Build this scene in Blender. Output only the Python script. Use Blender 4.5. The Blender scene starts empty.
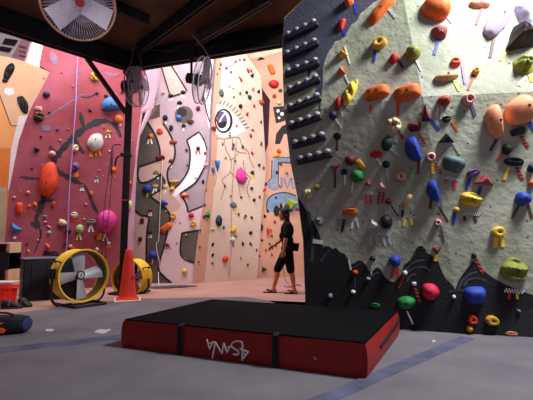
import bpy, bmesh, math, random
from mathutils import Vector, Matrix, Quaternion
from mathutils.bvhtree import BVHTree
from mathutils.geometry import delaunay_2d_cdt
random.seed(7)
C = bpy.context.scene.collection
PI = math.pi
# ------------------------------------------------------------------ camera
F, CX, CY, CAMH = 400.0, 266.5, 200.0, 1.05
TH = math.atan(40 / 400)
CAM = Vector((0, 0, CAMH))
cd = bpy.data.cameras.new('camera'); cam = bpy.data.objects.new('camera', cd); C.objects.link(cam)
cam.location = CAM; cam.rotation_euler = (PI / 2 + TH, 0, 0)
cd.sensor_width = 36; cd.lens = 36 * F / 533; cd.clip_end = 200
bpy.context.scene.camera = cam
ct, st = math.cos(TH), math.sin(TH)
def ray(u, v):
    a, b = (u - CX) / F, (CY - v) / F
    return Vector((a, ct - b * st, st + b * ct))
def at(u, v, d):                       # point seen at (u, v) whose world y is d
    r = ray(u, v); return CAM + r * (d / r.y)
def gr(u, v, z=0.0):
    r = ray(u, v); return CAM + r * ((z - CAMH) / r.z)
def pix(p):
    q = p - CAM
    f = q.y * ct + q.z * st; up = -q.y * st + q.z * ct
    return (CX + q.x / f * F, CY - up / f * F)
# ------------------------------------------------------------------ materials
def lin(c):
    c = c / 255.0
    return c / 12.92 if c <= .04045 else ((c + .055) / 1.055) ** 2.4
def S(rgb): return (lin(rgb[0]), lin(rgb[1]), lin(rgb[2]), 1)
MATS = {}
def mat(name, rgb, rough=.7, var=.12, scale=6, metal=0, bump=0, rgb2=None, emit=0, spec=.3):
    if name in MATS: return MATS[name]
    m = bpy.data.materials.new(name); m.use_nodes = True
    nt = m.node_tree; b = nt.nodes['Principled BSDF']
    b.inputs['Roughness'].default_value = rough; b.inputs['Metallic'].default_value = metal
    b.inputs['Specular IOR Level'].default_value = spec
    tc = nt.nodes.new('ShaderNodeTexCoord')
    no = nt.nodes.new('ShaderNodeTexNoise'); no.inputs['Scale'].default_value = scale; no.inputs['Detail'].default_value = 6
    nt.links.new(tc.outputs['Object'], no.inputs['Vector'])
    rp = nt.nodes.new('ShaderNodeValToRGB')
    c1 = S(rgb); c2 = S(rgb2) if rgb2 else tuple(min(1, x * (1 + 2 * var)) for x in c1[:3]) + (1,)
    c0 = tuple(x * (1 - 2 * var) for x in c1[:3]) + (1,) if not rgb2 else c1
    rp.color_ramp.elements[0].position = .3; rp.color_ramp.elements[1].position = .7
    rp.color_ramp.elements[0].color = c0; rp.color_ramp.elements[1].color = c2
    nt.links.new(no.outputs['Fac'], rp.inputs['Fac']); nt.links.new(rp.outputs['Color'], b.inputs['Base Color'])
    if bump:
        n2 = nt.nodes.new('ShaderNodeTexNoise'); n2.inputs['Scale'].default_value = scale * 8; n2.inputs['Detail'].default_value = 8
        nt.links.new(tc.outputs['Object'], n2.inputs['Vector'])
        bp = nt.nodes.new('ShaderNodeBump'); bp.inputs['Strength'].default_value = bump; bp.inputs['Distance'].default_value = .02
        nt.links.new(n2.outputs['Fac'], bp.inputs['Height']); nt.links.new(bp.outputs['Normal'], b.inputs['Normal'])
    if emit:
        nt.links.new(rp.outputs['Color'], b.inputs['Emission Color']); b.inputs['Emission Strength'].default_value = emit
    MATS[name] = m
    return m
def speckle(name, rgb, rgb2, spot, scale=3.0, spot_scale=9.0, spot_size=.1, rough=.8, bump=.35):
    """textured climbing wall: broad mottling, smears of chalk and small dark bolt holes"""
    m = mat(name, rgb, rough, 0, scale, 0, bump, rgb2)
    nt = m.node_tree; b = nt.nodes['Principled BSDF']
    src = b.inputs['Base Color'].links[0].from_socket
    tc = [n for n in nt.nodes if n.type == 'TEX_COORD'][0]
    vo = nt.nodes.new('ShaderNodeTexVoronoi'); vo.inputs['Scale'].default_value = spot_scale
    nt.links.new(tc.outputs['Object'], vo.inputs['Vector'])
    mth = nt.nodes.new('ShaderNodeMath'); mth.operation = 'LESS_THAN'; mth.inputs[1].default_value = spot_size
    nt.links.new(vo.outputs['Distance'], mth.inputs[0])
    mx = nt.nodes.new('ShaderNodeMix'); mx.data_type = 'RGBA'
    nt.links.new(mth.outputs[0], mx.inputs[0]); nt.links.new(src, mx.inputs[6]); mx.inputs[7].default_value = S(spot)
    nt.links.new(mx.outputs[2], b.inputs['Base Color'])
    return m
def pattern(name, a, b_, kind):
    """two coloured tape: checks or slanting stripes running along the strip's own UV"""
    if name in MATS: return MATS[name]
    m = bpy.data.materials.new(name); m.use_nodes = True; nt = m.node_tree; b = nt.nodes['Principled BSDF']
    b.inputs['Roughness'].default_value = .6
    tc = nt.nodes.new('ShaderNodeTexCoord')
    if kind == 'check':
        t = nt.nodes.new('ShaderNodeTexChecker'); t.inputs['Scale'].default_value = 2
        t.inputs['Color1'].default_value = S(a); t.inputs['Color2'].default_value = S(b_)
        nt.links.new(tc.outputs['UV'], t.inputs['Vector']); nt.links.new(t.outputs['Color'], b.inputs['Base Color'])
    else:
        t = nt.nodes.new('ShaderNodeTexWave'); t.bands_direction = 'DIAGONAL'; t.inputs['Scale'].default_value = .28
        nt.links.new(tc.outputs['UV'], t.inputs['Vector'])
        r = nt.nodes.new('ShaderNodeValToRGB'); r.color_ramp.interpolation = 'CONSTANT'
        r.color_ramp.elements[0].color = S(a); r.color_ramp.elements[1].color = S(b_); r.color_ramp.elements[1].position = .5
        nt.links.new(t.outputs['Fac'], r.inputs['Fac']); nt.links.new(r.outputs['Color'], b.inputs['Base Color'])
    MATS[name] = m
    return m
# ------------------------------------------------------------------ object helpers
def link(name, me, m=None, parent=None):
    o = bpy.data.objects.new(name, me); C.objects.link(o)
    if m is not None:
        for x in (m if isinstance(m, (list, tuple)) else [m]): me.materials.append(x)
    if parent is not None: o.parent = parent
    return o
def from_bm(name, bm, m=None, parent=None, smooth=True, recalc=True):
    if recalc: bmesh.ops.recalc_face_normals(bm, faces=bm.faces)
    me = bpy.data.meshes.new(name); bm.to_mesh(me); bm.free()
    if smooth:
        for p in me.polygons: p.use_smooth = True
        try: me.set_sharp_from_angle(angle=math.radians(38))
        except Exception: pass
    return link(name, me, m, parent)
def tag(o, label, cat, group=None, kind=None):
    if label: o['label'] = label
    if cat: o['category'] = cat
    if group: o['group'] = group
    if kind: o['kind'] = kind
    return o
def structure(o, label=None, cat=None):
    o['kind'] = 'structure'
    if label: o['label'] = label
    if cat: o['category'] = cat
    return o
def empty(name, loc, label, cat, group=None, rot=None):
    o = bpy.data.objects.new(name, None); C.objects.link(o); o.location = loc; o.empty_display_size = .1
    if rot is not None: o.rotation_mode = 'QUATERNION'; o.rotation_quaternion = rot
    return tag(o, label, cat, group)
def box(bm, c, s, rot=None, bev=0.0):
    r = bmesh.ops.create_cube(bm, size=1)
    M = Matrix.Translation(Vector(c)) @ (rot.to_matrix().to_4x4() if rot is not None else Matrix()) @ Matrix.Diagonal((s[0], s[1], s[2], 1))
    bmesh.ops.transform(bm, matrix=M, verts=r['verts'])
    if bev:
        es = list({e for v in r['verts'] for e in v.link_edges})
        bmesh.ops.bevel(bm, geom=es, offset=bev, segments=3, affect='EDGES', profile=.6)
def tube(bm, pts, r, seg=8, cap=True):
    pts = [Vector(p) for p in pts]; rings = []
    up = None
    for i, p in enumerate(pts):
        t = (pts[min(i + 1, len(pts) - 1)] - pts[max(i - 1, 0)]).normalized()
        if up is None:
            up = t.orthogonal().normalized()
        up = (up - t * up.dot(t)); up = up.normalized() if up.length > 1e-6 else t.orthogonal().normalized()
        w = t.cross(up)
        rr = r[i] if isinstance(r, (list, tuple)) else r
        rings.append([bm.verts.new(p + (up * math.cos(a) + w * math.sin(a)) * rr) for a in [2 * PI * k / seg for k in range(seg)]])
    for a, b in zip(rings, rings[1:]):
        for k in range(seg): bm.faces.new((a[k], a[(k + 1) % seg], b[(k + 1) % seg], b[k]))
    if cap: bm.faces.new(rings[0][::-1]); bm.faces.new(rings[-1])
def smoothpath(pts, n=6):
    pts = [Vector(p) for p in pts]; out = []
    for i in range(len(pts) - 1):
        p0, p1, p2, p3 = pts[max(i - 1, 0)], pts[i], pts[i + 1], pts[min(i + 2, len(pts) - 1)]
        for k in range(n):
            t = k / n
            out.append(.5 * ((2 * p1) + (p2 - p0) * t + (2 * p0 - 5 * p1 + 4 * p2 - p3) * t * t + (3 * p1 - p0 - 3 * p2 + p3) * t ** 3))
    out.append(pts[-1]); return out
def lathe(bm, prof, seg=32, closed=False, M=None):
    rings = []
    for r, z in prof:
        rings.append([bm.verts.new((M @ Vector((r * math.cos(2 * PI * k / seg), r * math.sin(2 * PI * k / seg), z))) if M else
                      Vector((r * math.cos(2 * PI * k / seg), r * math.sin(2 * PI * k / seg), z))) for k in range(seg)])
    pairs = list(zip(rings, rings[1:])) + ([(rings[-1], rings[0])] if closed else [])
    for a, b in pairs:
        for k in range(seg): bm.faces.new((a[k], a[(k + 1) % seg], b[(k + 1) % seg], b[k]))
    if not closed: bm.faces.new(rings[0][::-1]); bm.faces.new(rings[-1])
# ------------------------------------------------------------------ wall surfaces: grids of real 3D points
class Surface:
    def __init__(self, rows):
        rows = [[a - (b - a) * .08 for a, b in zip(rows[0], rows[1])]] + rows[1:]
        self.rows = rows; vs, fs, self.lines = [], [], []
        nr, nc = len(rows), len(rows[0])
        for r in rows: vs += r
        for i in range(nr - 1):
            for j in range(nc - 1):
                a, b, c, d = i * nc + j, i * nc + j + 1, (i + 1) * nc + j + 1, (i + 1) * nc + j
                fs += [(a, b, c), (a, c, d)]; self.lines.append((rows[i][j], rows[i + 1][j + 1]))
        for i in range(nr):
            for j in range(nc):
                if j + 1 < nc and 0 < i < nr - 1: self.lines.append((rows[i][j], rows[i][j + 1]))
                if i + 1 < nr and 0 < j < nc - 1: self.lines.append((rows[i][j], rows[i + 1][j]))
        self.bvh = BVHTree.FromPolygons(vs, fs)
        self.creases = [(pix(a), pix(b)) for a, b in self.lines]
    def hit(self, u, v):
        loc, n, _, _ = self.bvh.ray_cast(CAM, ray(u, v).normalized(), 60)
        if loc is None:
            loc, n, _, _ = self.bvh.find_nearest(CAM + ray(u, v).normalized() * 8)
        if n.dot(CAM - loc) < 0: n = -n
        return loc, n
    def plate(self, P, poly, mi, off, dens=None):
        """adds the outline 'poly' (seen from the camera) as a skin on this surface; returns (front vertex, face lists)"""
        pts = [Vector(p) for p in poly]; n = len(pts)
        edges = [(i, (i + 1) % n) for i in range(n)]
        x0, x1 = min(p.x for p in pts) - 3, max(p.x for p in pts) + 3; y0, y1 = min(p.y for p in pts) - 3, max(p.y for p in pts) + 3
        vs = list(pts); es = list(edges)
        for a, b in self.creases:
            a, b = Vector(a), Vector(b)
            if max(a.x, b.x) < x0 or min(a.x, b.x) > x1 or max(a.y, b.y) < y0 or min(a.y, b.y) > y1: continue
            vs += [a, b]; es.append((len(vs) - 2, len(vs) - 1))
        ov, oe, of, _, _, fo = delaunay_2d_cdt(vs, es, [], 0, 1e-5)
        def inside(x, y):
            wn = 0
            for i in range(n):
                a, b = pts[i], pts[(i + 1) % n]; cr = (b.x - a.x) * (y - a.y) - (x - a.x) * (b.y - a.y)
                if a.y <= y < b.y and cr > 0: wn += 1
                elif b.y <= y < a.y and cr < 0: wn -= 1
            return wn != 0
        keep = [f for f in of if inside(sum(ov[i][0] for i in f) / len(f), sum(ov[i][1] for i in f) / len(f))]
        idx = {}; base = []
        for f in keep:
            for i in f:
                if i not in idx:
                    loc, nn = self.hit(ov[i][0], ov[i][1]); idx[i] = len(P['v']); P['v'].append(loc + nn * off)
        fl = []
        for f in keep:
            t = [idx[i] for i in f]
            a, b, c = (P['v'][k] for k in t)
            if (b - a).cross(c - a).dot(CAM - a) < 0: t.reverse()
            P['f'].append(t); P['m'].append(mi); fl.append(t)
        return fl
def stroke(pts, w, taper=False):
    pts = [Vector(p) for p in pts]; L, R = [], []
    for i, p in enumerate(pts):
        t = (pts[min(i + 1, len(pts) - 1)] - pts[max(i - 1, 0)]); t = t.normalized() if t.length else Vector((1, 0))
        ww = (w[i] if isinstance(w, (list, tuple)) else w) / 2
        nn = Vector((-t.y, t.x)); L.append(p + nn * ww); R.append(p - nn * ww)
    return [tuple(p) for p in L + R[::-1]]
def sm2(pts, n=5): return [(p.x, p.y) for p in smoothpath([(a, b, 0) for a, b in pts], n)]
def build_wall(name, surf, outlines, mats, paints, thick):
    """outlines: [(poly, material)], paints: [(poly, material, layer)]"""
    P = {'v': [], 'f': [], 'm': []}
    for poly, mi in outlines:
        fl = surf.plate(P, poly, mi, 0)
        cnt = {}
        for t in fl:
            for a, b in zip(t, t[1:] + t[:1]): cnt[(min(a, b), max(a, b))] = cnt.get((min(a, b), max(a, b)), 0) + 1
        bmap = {}
        for t in fl:
            for k in t:
                if k not in bmap: bmap[k] = len(P['v']); P['v'].append(P['v'][k] + thick)
        for t in fl:
            P['f'].append([bmap[k] for k in t[::-1]]); P['m'].append(mi)
            for a, b in zip(t, t[1:] + t[:1]):
                if cnt[(min(a, b), max(a, b))] == 1: P['f'].append([b, a, bmap[a], bmap[b]]); P['m'].append(mi)
    for poly, mi, layer in paints: surf.plate(P, poly, mi, .003 + .0025 * layer)
    me = bpy.data.meshes.new(name); me.from_pydata([tuple(v) for v in P['v']], [], P['f']); me.update()
    for m in mats: me.materials.append(m)
    for p, mi in zip(me.polygons, P['m']): p.material_index = mi
    return structure(link(name, me))

# ================================================================== THE SETTING
# ---- floor: purple padded mats in front, pink floor behind
pinkfloor = mat('pink_floor', (158, 116, 106), .8, 0, 1.2, 0, .12, (174, 130, 120))
padfloor = mat('padded_carpet', (95, 89, 98), .9, 0, 1.6, 0, .3, (114, 106, 113), spec=.2)
stripm = mat('seam_strip_blue', (80, 79, 104), .85, .15, 5)
bm = bmesh.new()
E0, E1 = gr(-60, 322), gr(130, 299); E2 = gr(245, 296.5)
Ec = gr(268, 300.5); Eb = gr(302, 313); Ed = gr(330, 319)
fv = [(-12, -4, 0), (6, -4, 0), (6, Ed.y, 0), tuple(Ed), tuple(Eb), tuple(Ec), tuple(E2), tuple(E1), tuple(E0), (-12, E0.y - 2.2, 0)]
bm.faces.new([bm.verts.new(p) for p in fv])
bv = [(-12, E0.y - 2.2, -.0), tuple(E0), tuple(E1), tuple(E2), tuple(Ec), tuple(Eb), tuple(Ed), (6, Ed.y, 0), (6, 16, 0), (-12, 16, 0)]
f = bm.faces.new([bm.verts.new(p) for p in bv]); f.material_index = 1
# chalk smudges on the mats
rng = random.Random(3)
for (u, v, w, h) in ((50, 330, 5, 1.6), (101, 331.5, 7, 2.2), (107, 330, 4, 1.2), (434, 341, 2, 1), (240, 310, 2, .7)):
    ring = [bm.verts.new(gr(u + w * math.cos(a) * rng.uniform(.6, 1.1), v + h * math.sin(a) * rng.uniform(.6, 1.1), .002)) for a in [2 * PI * k / 14 for k in range(14)]]
    f = bm.faces.new(ring); f.material_index = 2
bmesh.ops.triangulate(bm, faces=bm.faces); bmesh.ops.recalc_face_normals(bm, faces=bm.faces)
for f in bm.faces:
    if f.normal.z < 0: f.normal_flip()
fl = from_bm('floor', bm, [padfloor, pinkfloor, mat('chalk', (188, 176, 184), .95, .2, 30)], smooth=False, recalc=False)
structure(fl)
def ribbon(name, a, b, w, m, label):
    a, b = Vector(a), Vector(b); t = (b - a).normalized(); nn = Vector((-t.y, t.x, 0)) * w / 2
    bm = bmesh.new(); N = 24; r2 = random.Random(name + label)
    prev = None
    for i in range(N + 1):
        p = a.lerp(b, i / N); j = r2.uniform(-.008, .008)
        cur = [bm.verts.new(p + nn * (1 + j * 4) + Vector((0, 0, .001))), bm.verts.new(p + nn * .9 + Vector((0, 0, .009))),
               bm.verts.new(p - nn * .9 + Vector((0, 0, .009))), bm.verts.new(p - nn * (1 + j * 4) + Vector((0, 0, .001)))]
        if prev:
            for k in range(3): bm.faces.new((prev[k], prev[k + 1], cur[k + 1], cur[k]))
        prev = cur
    o = from_bm(name, bm, m); return tag(o, label, 'floor strip')
ribbon('seam_strip', gr(-40, 355), gr(137, 335.5), .2, stripm, 'dull blue strip over the floor mat seam between the black bag and the red pad')
ribbon('seam_strip', gr(300, 410), gr(467, 338), .14, stripm, 'dull blue floor strip slanting from the red pad corner to the grey wall')
# ---- grey climbing wall on the right
n0 = Vector((-.339, -.941, 0))
def rb(x): return Vector((x, 5.243 - .36 * (x - .505), 0))
z1, z2, z3 = 1.33, 2.72, 5.2
def up(p, z, off): return p + Vector((0, 0, z)) + n0 * off
RW = Surface([[rb(-.6), rb(2.19), rb(4.6) + Vector((0, .25, 0))],
              [up(rb(-.6), z1, .0), up(rb(2.08), z1, .03), up(rb(4.6), z1, -.40)],
              [up(rb(-.6), z2, .17), up(rb(1.90), z2, .22), up(rb(4.6), z2, -.42)],
              [up(rb(-.6), z3, -.10), up(rb(1.60), z3, -.02), up(rb(4.6), z3, -1.1)]])
gw = speckle('grey_textured_wall', (136, 139, 118), (170, 166, 157), (78, 74, 68), 1.6, 7.5, .10, bump=.7)
gbk = mat('black_mural_paint', (22, 22, 26), .75, 0, 5, 0, .35, (30, 30, 35))
gsl = mat('slate_mural_paint', (58, 58, 74), .75, 0, 4, 0, .35, (74, 73, 90))
grk = mat('grey_mural_paint', (66, 68, 78), .75, .2, 8, 0, .3)
gbase = pix(rb(.505)); gb2 = pix(rb(4.4) + Vector((0, .23, 0))); gbm = pix(rb(2.19))
rw_out = [gbase, (303, 240), (297, 195), (290, 160), (284, 110), (282, 50), (284, 18), (305, -2), (330, -30), (620, -30), gb2, gbm]
mount = [(gbase[0] + .3, gbase[1] - .3), (303.6, 240), (298, 197), (303, 205), (309, 214), (314, 223), (319, 233), (323, 247), (328, 246), (333, 249), (336, 247.5), (340, 252), (345, 254),
         (348, 259), (350, 265), (355, 263), (358, 260.5), (362, 261), (366, 265), (369, 271), (374, 270), (377, 267), (381, 270), (384, 276), (389, 281), (394, 282), (398, 278),
         (402, 273), (404, 266), (412, 260), (416, 252), (418, 246.5), (422, 245.5), (425, 249), (427, 253), (433, 256), (438, 261), (441, 269), (445, 278), (451, 284), (456, 290),
         (459, 281), (463, 274), (468, 269), (474, 262), (478, 264), (484, 271), (492, 277), (502, 283), (513, 288), (533, 295), (600, 305), (gb2[0] - .5, gb2[1] - .4), (gbm[0], gbm[1] - .3)]
slate = [(284.2, 19), (305, -1.5), (330, -29), (420, -29), (395, -8), (383, -3), (374, 2), (366, 9), (360, 14), (358, 20), (352, 24), (348, 31), (342, 39), (335, 41), (332, 47), (328, 53), (325, 61),
         (323, 68), (323, 84), (321, 100), (320.5, 113), (319, 113), (318.5, 100), (316, 94), (316, 82), (318, 72), (312, 70), (309, 78), (306.5, 70), (300, 66), (293, 71), (290, 64), (283, 62)]
paints = [(mount, 1, 0), (slate, 2, 0)]
for pts, w in (([(402, 275), (409, 266), (417, 261), (425, 260)], 2.2), ([(408, 272), (414, 268), (424, 267), (430, 271)], 2.0), ([(407, 282), (410, 276), (416, 274)], 2.0),
               ([(458, 290), (462, 281), (470, 274), (477, 272)], 2.2), ([(464, 286), (468, 280), (477, 278), (486, 281)], 2.2), ([(449, 292), (460, 290), (466, 292)], 2.0),
               ([(308, 212), (311, 225), (313, 240), (312, 262)], 3.2), ([(320, 262), (326, 254), (330, 250)], 1.6), ([(352, 268), (356, 266), (361, 263)], 1.4), ([(368, 280), (372, 276), (378, 272)], 1.6)):
    paints.append((stroke(sm2(pts), w), 3, 1))
for pts, w in (([(404, 266), (411, 260), (415, 252), (419, 247), (424, 250)], 1.2), ([(456, 290), (460, 279), (468, 268), (474, 261)], 1.2)):
    paints.append((stroke(sm2(pts), w), 1, 2))
build_wall('wall_right', RW, [(rw_out, 0)], [gw, gbk, gsl, grk], paints, Vector((.3, .75, 0)))
# ---- pink slab on the left
PW = Surface([[gr(-45, 291.5), gr(121, 287), gr(131, 284)],
              [at(30, -60, 9.3), at(160.6, -60, 9.7), at(179, -60, 10.6)]])
pk = speckle('pink_textured_wall', (130, 44, 50), (162, 80, 96), (176, 130, 145), .9, 4.0, .07)
pkl = speckle('pale_pink_edge', (196, 148, 168), (214, 176, 192), (150, 120, 130), 2.0, 5.0, .05)
bkp = mat('black_lizard_paint', (38, 36, 44), .8, 0, 5, 0, .2, (52, 54, 62))
gyp = mat('faded_grey_paint', (122, 96, 122), .8, .1, 5)
pout = [(-3, 291), (4, 250), (9, 190), (19, 140), (30, 110), (45, 82), (50, 72), (39, 65), (44, 40), (60, -50), (159.4, -50), (121, 287)]
pflank = [(121, 287), (159.4, -50), (176, -50), (161, 65), (160, 103), (141, 112), (136, 150), (133, 215), (130, 284)]
pp = []
rp_ = random.Random(5)
def ps(pts, w, mi=2, layer=0):
    q = sm2(pts, 6); n = len(q); ws = w if isinstance(w, (list, tuple)) else [w] * n
    ws = [.82 * ws[min(i, len(ws) - 1)] * rp_.uniform(.55, 1.3) * (.35 + .65 * min(1, 4 * i / n, 4 * (n - 1 - i) / n)) for i in range(n)]
    pp.append((stroke(q, ws), mi, layer))
ps([(34, 254), (38, 244), (41, 234), (39, 226), (36, 219), (39, 212), (43, 202), (44, 190), (47, 180)], [1.5, 1.8] + [2.2] * 8 + [3] * 10 + [5] * 10 + [7] * 6 + [6] * 5)
ps([(37, 205), (44, 201), (54, 200)], 5); ps([(31, 222), (36, 226), (40, 224)], 6, 2, 1)
ps([(20, 177), (28, 178), (39, 178.5)], 3.2)
ps([(46, 178), (51, 167), (58, 155), (66, 145), (74, 137), (84, 129), (95, 123), (107, 121), (116, 127)], 7.5)
ps([(50, 146), (53, 152), (58, 156)], 7, 2, 1)
ps([(84, 128), (82, 120), (80, 112)], 5, 2, 1); ps([(74, 137), (79, 147), (84, 153)], 4.5, 2, 1)
ps([(52, 162), (57, 170), (66, 176), (76, 181), (84, 185)], 5.2, 2, 1); ps([(84, 184), (89, 194), (93, 204), (98, 213)], 4.6, 2, 2)
ps([(112, 122), (117, 128), (121, 137)], 5, 2, 2)
ps([(33, 121), (45, 118), (56, 111), (66, 105), (75, 99), (82, 95), (90, 95)], 2.2, 3, 0)
ps([(42, 125), (46, 129), (51, 127)], 7, 3, 1); ps([(51, 52), (54, 58), (56, 66)], 8, 3, 0); ps([(72, 74), (78, 72), (82, 69)], 3, 3, 0); ps([(104, 72), (112, 75), (120, 73)], 3, 3, 0)
ps([(81, 97), (90, 97), (98, 92)], 2, 2, 0)
build_wall('wall_left', PW, [(pout, 0), (pflank, 1)], [pk, pkl, bkp, gyp], pp, Vector((0, .12, 0)))
# ---- lilac and brown wall in the middle of the back
MW = Surface([[gr(95, 283), gr(202, 283)], [at(135, -60, 10.5), at(245, -60, 10.3)]])
lil = speckle('lilac_textured_wall', (146, 124, 134), (168, 146, 154), (120, 100, 110), 1.5, 6.0, .05)
brn = mat('brown_grey_paint_and_shade', (78, 68, 62), .8, 0, 2, 0, .3, (96, 84, 78))
tanp = mat('tan_pink_paint', (186, 146, 138), .8, 0, 2, 0, .2, (204, 166, 156))
wht = mat('white_paint_and_daylight', (236, 226, 226), .8, .04, 3)
blk = mat('black_outline_paint', (28, 24, 28), .7, .1, 6)
mout = [(118, 283.6), (126, 215), (131, 150), (137, 112), (156, 100), (158, -50), (230, -50), (214, 50), (210, 110), (209, 160), (203, 205), (196, 250), (193, 283.4)]
mp = []
mp.append(([(119, 283.3), (125, 222), (131, 200), (141, 212), (149, 218), (147, 235), (146, 283.2)], 2, 0))                                     # tan foot
mp.append(([(133, 181), (131, 195), (131, 202), (135, 210), (141, 215), (149, 218), (147, 235), (146, 283.2), (172, 283.2), (159, 270), (163, 250), (167, 235), (170, 219), (168, 211),
            (158, 202), (150, 196), (160, 190), (164, 184), (161, 174), (150, 181), (141, 182.5)], 1, 1))
mp.append(([(133, 182), (138, 114), (146, 120), (152, 129), (157, 139), (160, 150), (160, 160), (139, 167)], 1, 1))                              # brown recess
mp.append(([(138, 112), (160, 103), (161, 118), (165, 126), (172, 138), (175, 150), (172, 162), (168, 170), (168, 180), (178, 197), (182, 205), (172, 216), (168, 211), (158, 202), (150, 196),
            (160, 190), (164, 184), (161, 174), (160, 150), (152, 129), (146, 120)], 2, 0))
mp.append(([(139, 167), (160, 160), (163, 166), (161, 173), (150, 181), (141, 182.5), (138, 176)], 2, 1))
mp.append(([(160, 104), (138, 112), (141, 121), (148, 121), (160, 117)], 1, 0))  # shade under the overhang, painted as a brown band
mp.append(([(187, 140), (199, 132), (203, 138), (206, 148), (206, 157), (202, 171), (195, 182), (184, 191), (174, 197), (170, 192), (180, 182), (187, 172), (190, 160), (190, 150)], 3, 1))
mp.append(([(172, 216), (182, 205), (174, 197), (184, 191), (188, 196), (187, 212), (203, 207), (199, 230), (182, 233), (181, 255), (194, 263), (193, 283), (172, 283), (159, 270), (163, 250), (167, 235)], 4, 1))
mp.append(([(182, 233), (201, 230), (197, 250), (194, 263), (181, 255)], 1, 2))
mp.append(([(214, 50), (207, 50), (203, 95), (207, 118), (209.5, 130), (210, 110)], 3, 1))
mp.append(([(162, 68), (169, 62), (173, 62), (187, 91), (171, 97)], 2, 1))
mp.append(([(122, 222), (134, 232), (122, 250), (118, 262)], 1, 2))
ball = [(184 + 9 * math.cos(a), 114.5 + 8.5 * math.sin(a)) for a in [2 * PI * k / 20 for k in range(20)]]
mp.append((ball, 1, 2)); mp.append(([(x * .55 + 80.8, y * .55 + 49.5) for x, y in ball], 5, 3))
def ms(pts, w=1.7, sm=True): mp.append((stroke(sm2(pts) if sm else pts, w), 5, 4))
ms([(146, 120), (152, 129), (157, 139), (160, 150), (160, 159)]); ms([(139, 167), (160, 160)]); ms([(139, 167), (138, 176), (141, 182.5), (150, 181), (161, 174)]); ms([(161, 174), (165, 183), (160, 190), (150, 196)])
ms([(150, 196), (158, 202), (168, 211), (170, 219), (167, 235), (163, 250), (159, 270), (172, 283)]); ms([(131, 203), (135, 210), (141, 215), (149, 218), (147, 235), (146, 282)])
ms([(163, 123), (170, 134), (175, 148), (174, 160), (168, 170), (168, 180), (171, 188)]); ms([(171, 192), (181, 182), (188, 171), (190, 160), (190, 150), (187, 140)]); ms([(187, 140), (199, 132)]); ms([(199, 132), (204, 140), (207, 150)], 1.2)
ms([(204, 168), (196, 182), (184, 191), (180, 194)]); ms([(180, 194), (186, 203), (188, 212)]); ms([(188, 212), (203, 206)], 1.3); ms([(182, 233), (201, 230)]); ms([(182, 233), (181, 255), (194, 263)])
ms([(162, 68), (167, 85), (171, 97)], 1.2); ms([(171, 97), (180, 94)], 1.5); ms([(169, 62), (178, 76), (187, 91)], 1.5); ms([(204, 97), (207, 113), (210, 122)], 1.3); ms([(122, 222), (134, 232), (122, 250)])
build_wall('wall_back_left', MW, [(mout, 0)], [lil, brn, tanp, wht, mat('pale_lilac_paint', (206, 172, 178), .8, 0, 2, 0, .15, (218, 190, 194)), blk], mp, Vector((.05, .3, 0)))
# ---- cream wall with the painted eye
CW = Surface([[gr(185, 284), gr(264, 277.4)], [at(200, -60, 10.2), at(275, -60, 11.8)]])
crm = speckle('cream_textured_wall', (204, 174, 156), (222, 194, 178), (150, 110, 100), 1.0, 5.0, .06)
tan = speckle('tan_textured_wall', (192, 136, 112), (208, 156, 134), (130, 90, 80), 1.0, 5.0, .06)
bru = mat('brown_crack_paint', (140, 92, 78), .8, .1, 6)
pur = mat('purple_iris_paint', (92, 72, 112), .7, .1, 6)
blu = mat('blue_grey_mural_paint', (112, 134, 164), .8, .08, 4)
cout = [(193, 283.4), (196, 250), (203, 205), (209, 160), (210, 110), (214, 50), (230, -50), (236, -50), (247, 55), (261, 76), (275, 99), (273, 150), (266, 170), (262, 210), (257, 278)]
cp = []
cp.append(([(214, 50), (222, 50), (220, 100), (217, 150), (213, 200), (208, 245), (204, 282.5), (193.4, 283.2), (196, 250), (203, 205), (209, 160), (210, 110)], 1, 0))
cp.append(([(216, 104), (222, 106), (230, 111), (237, 118), (242, 125), (247, 131), (241, 133), (236, 136), (228, 137.5), (220, 137), (214, 133)], 7, 1))
ell = lambda x, y, rx, ry, n=22: [(x + rx * math.cos(2 * PI * k / n), y + ry * math.sin(2 * PI * k / n)) for k in range(n)]
cp.append((ell(223.5, 121, 9, 12.2), 3, 2)); cp.append((ell(223, 121, 7, 10.3), 2, 3)); cp.append((ell(221.5, 120, 5.2, 8.6), 4, 4))
cp.append(([(216.6, 124), (227, 121), (226, 126), (223, 128.4), (218.5, 127.5)], 3, 5)); cp.append((stroke([(219, 122), (222, 117), (225, 113)], 1.6), 2, 6))
for (x, y), (a, b) in zip([(220, 104), (223, 104.5), (226, 106), (229, 108), (232, 110.5), (234.5, 113), (237, 116), (239, 119), (241, 122), (243, 125), (245, 128)],
                          [(1, -4), (2, -4), (2.5, -4), (3, -3.6), (3.3, -3.2), (3.6, -3), (3.8, -2.6), (4, -2.2), (4, -1.8), (4, -1.2), (4, -.6)]):
    cp.append((stroke([(x, y), (x + a * .5 + .4, y + b * .5), (x + a, y + b)], .7), 3, 2))
for pts in ([(216, 138), (224, 139), (232, 137.5), (239, 138), (242, 146), (248, 152), (250, 160), (254, 168)], [(224, 139), (226, 150), (231, 160), (230, 172), (222, 180), (226, 186)], [(226, 186), (223, 192), (221, 200)],
            [(239, 152), (234, 158), (229, 160)], [(230, 172), (236, 178), (239, 188), (240, 195)], [(232, 138), (233, 146), (239, 152), (246, 153)], [(212, 160), (216, 176), (214, 186)], [(243, 160), (245, 172), (251, 178)],
            [(250, 178), (247, 190), (250, 198)]):
    cp.append((stroke(sm2(pts), .55), 5, 2))
cp.append((stroke([(225, 69), (232, 65), (236, 61)], .8), 6, 2))
for seg_ in ([(230, 56), (231, 50)], [(231, 50), (234, 51), (233, 53), (231, 53.4)], [(232, 53.4), (234, 56)]): cp.append((stroke(seg_, 1.2), 6, 2))
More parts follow.
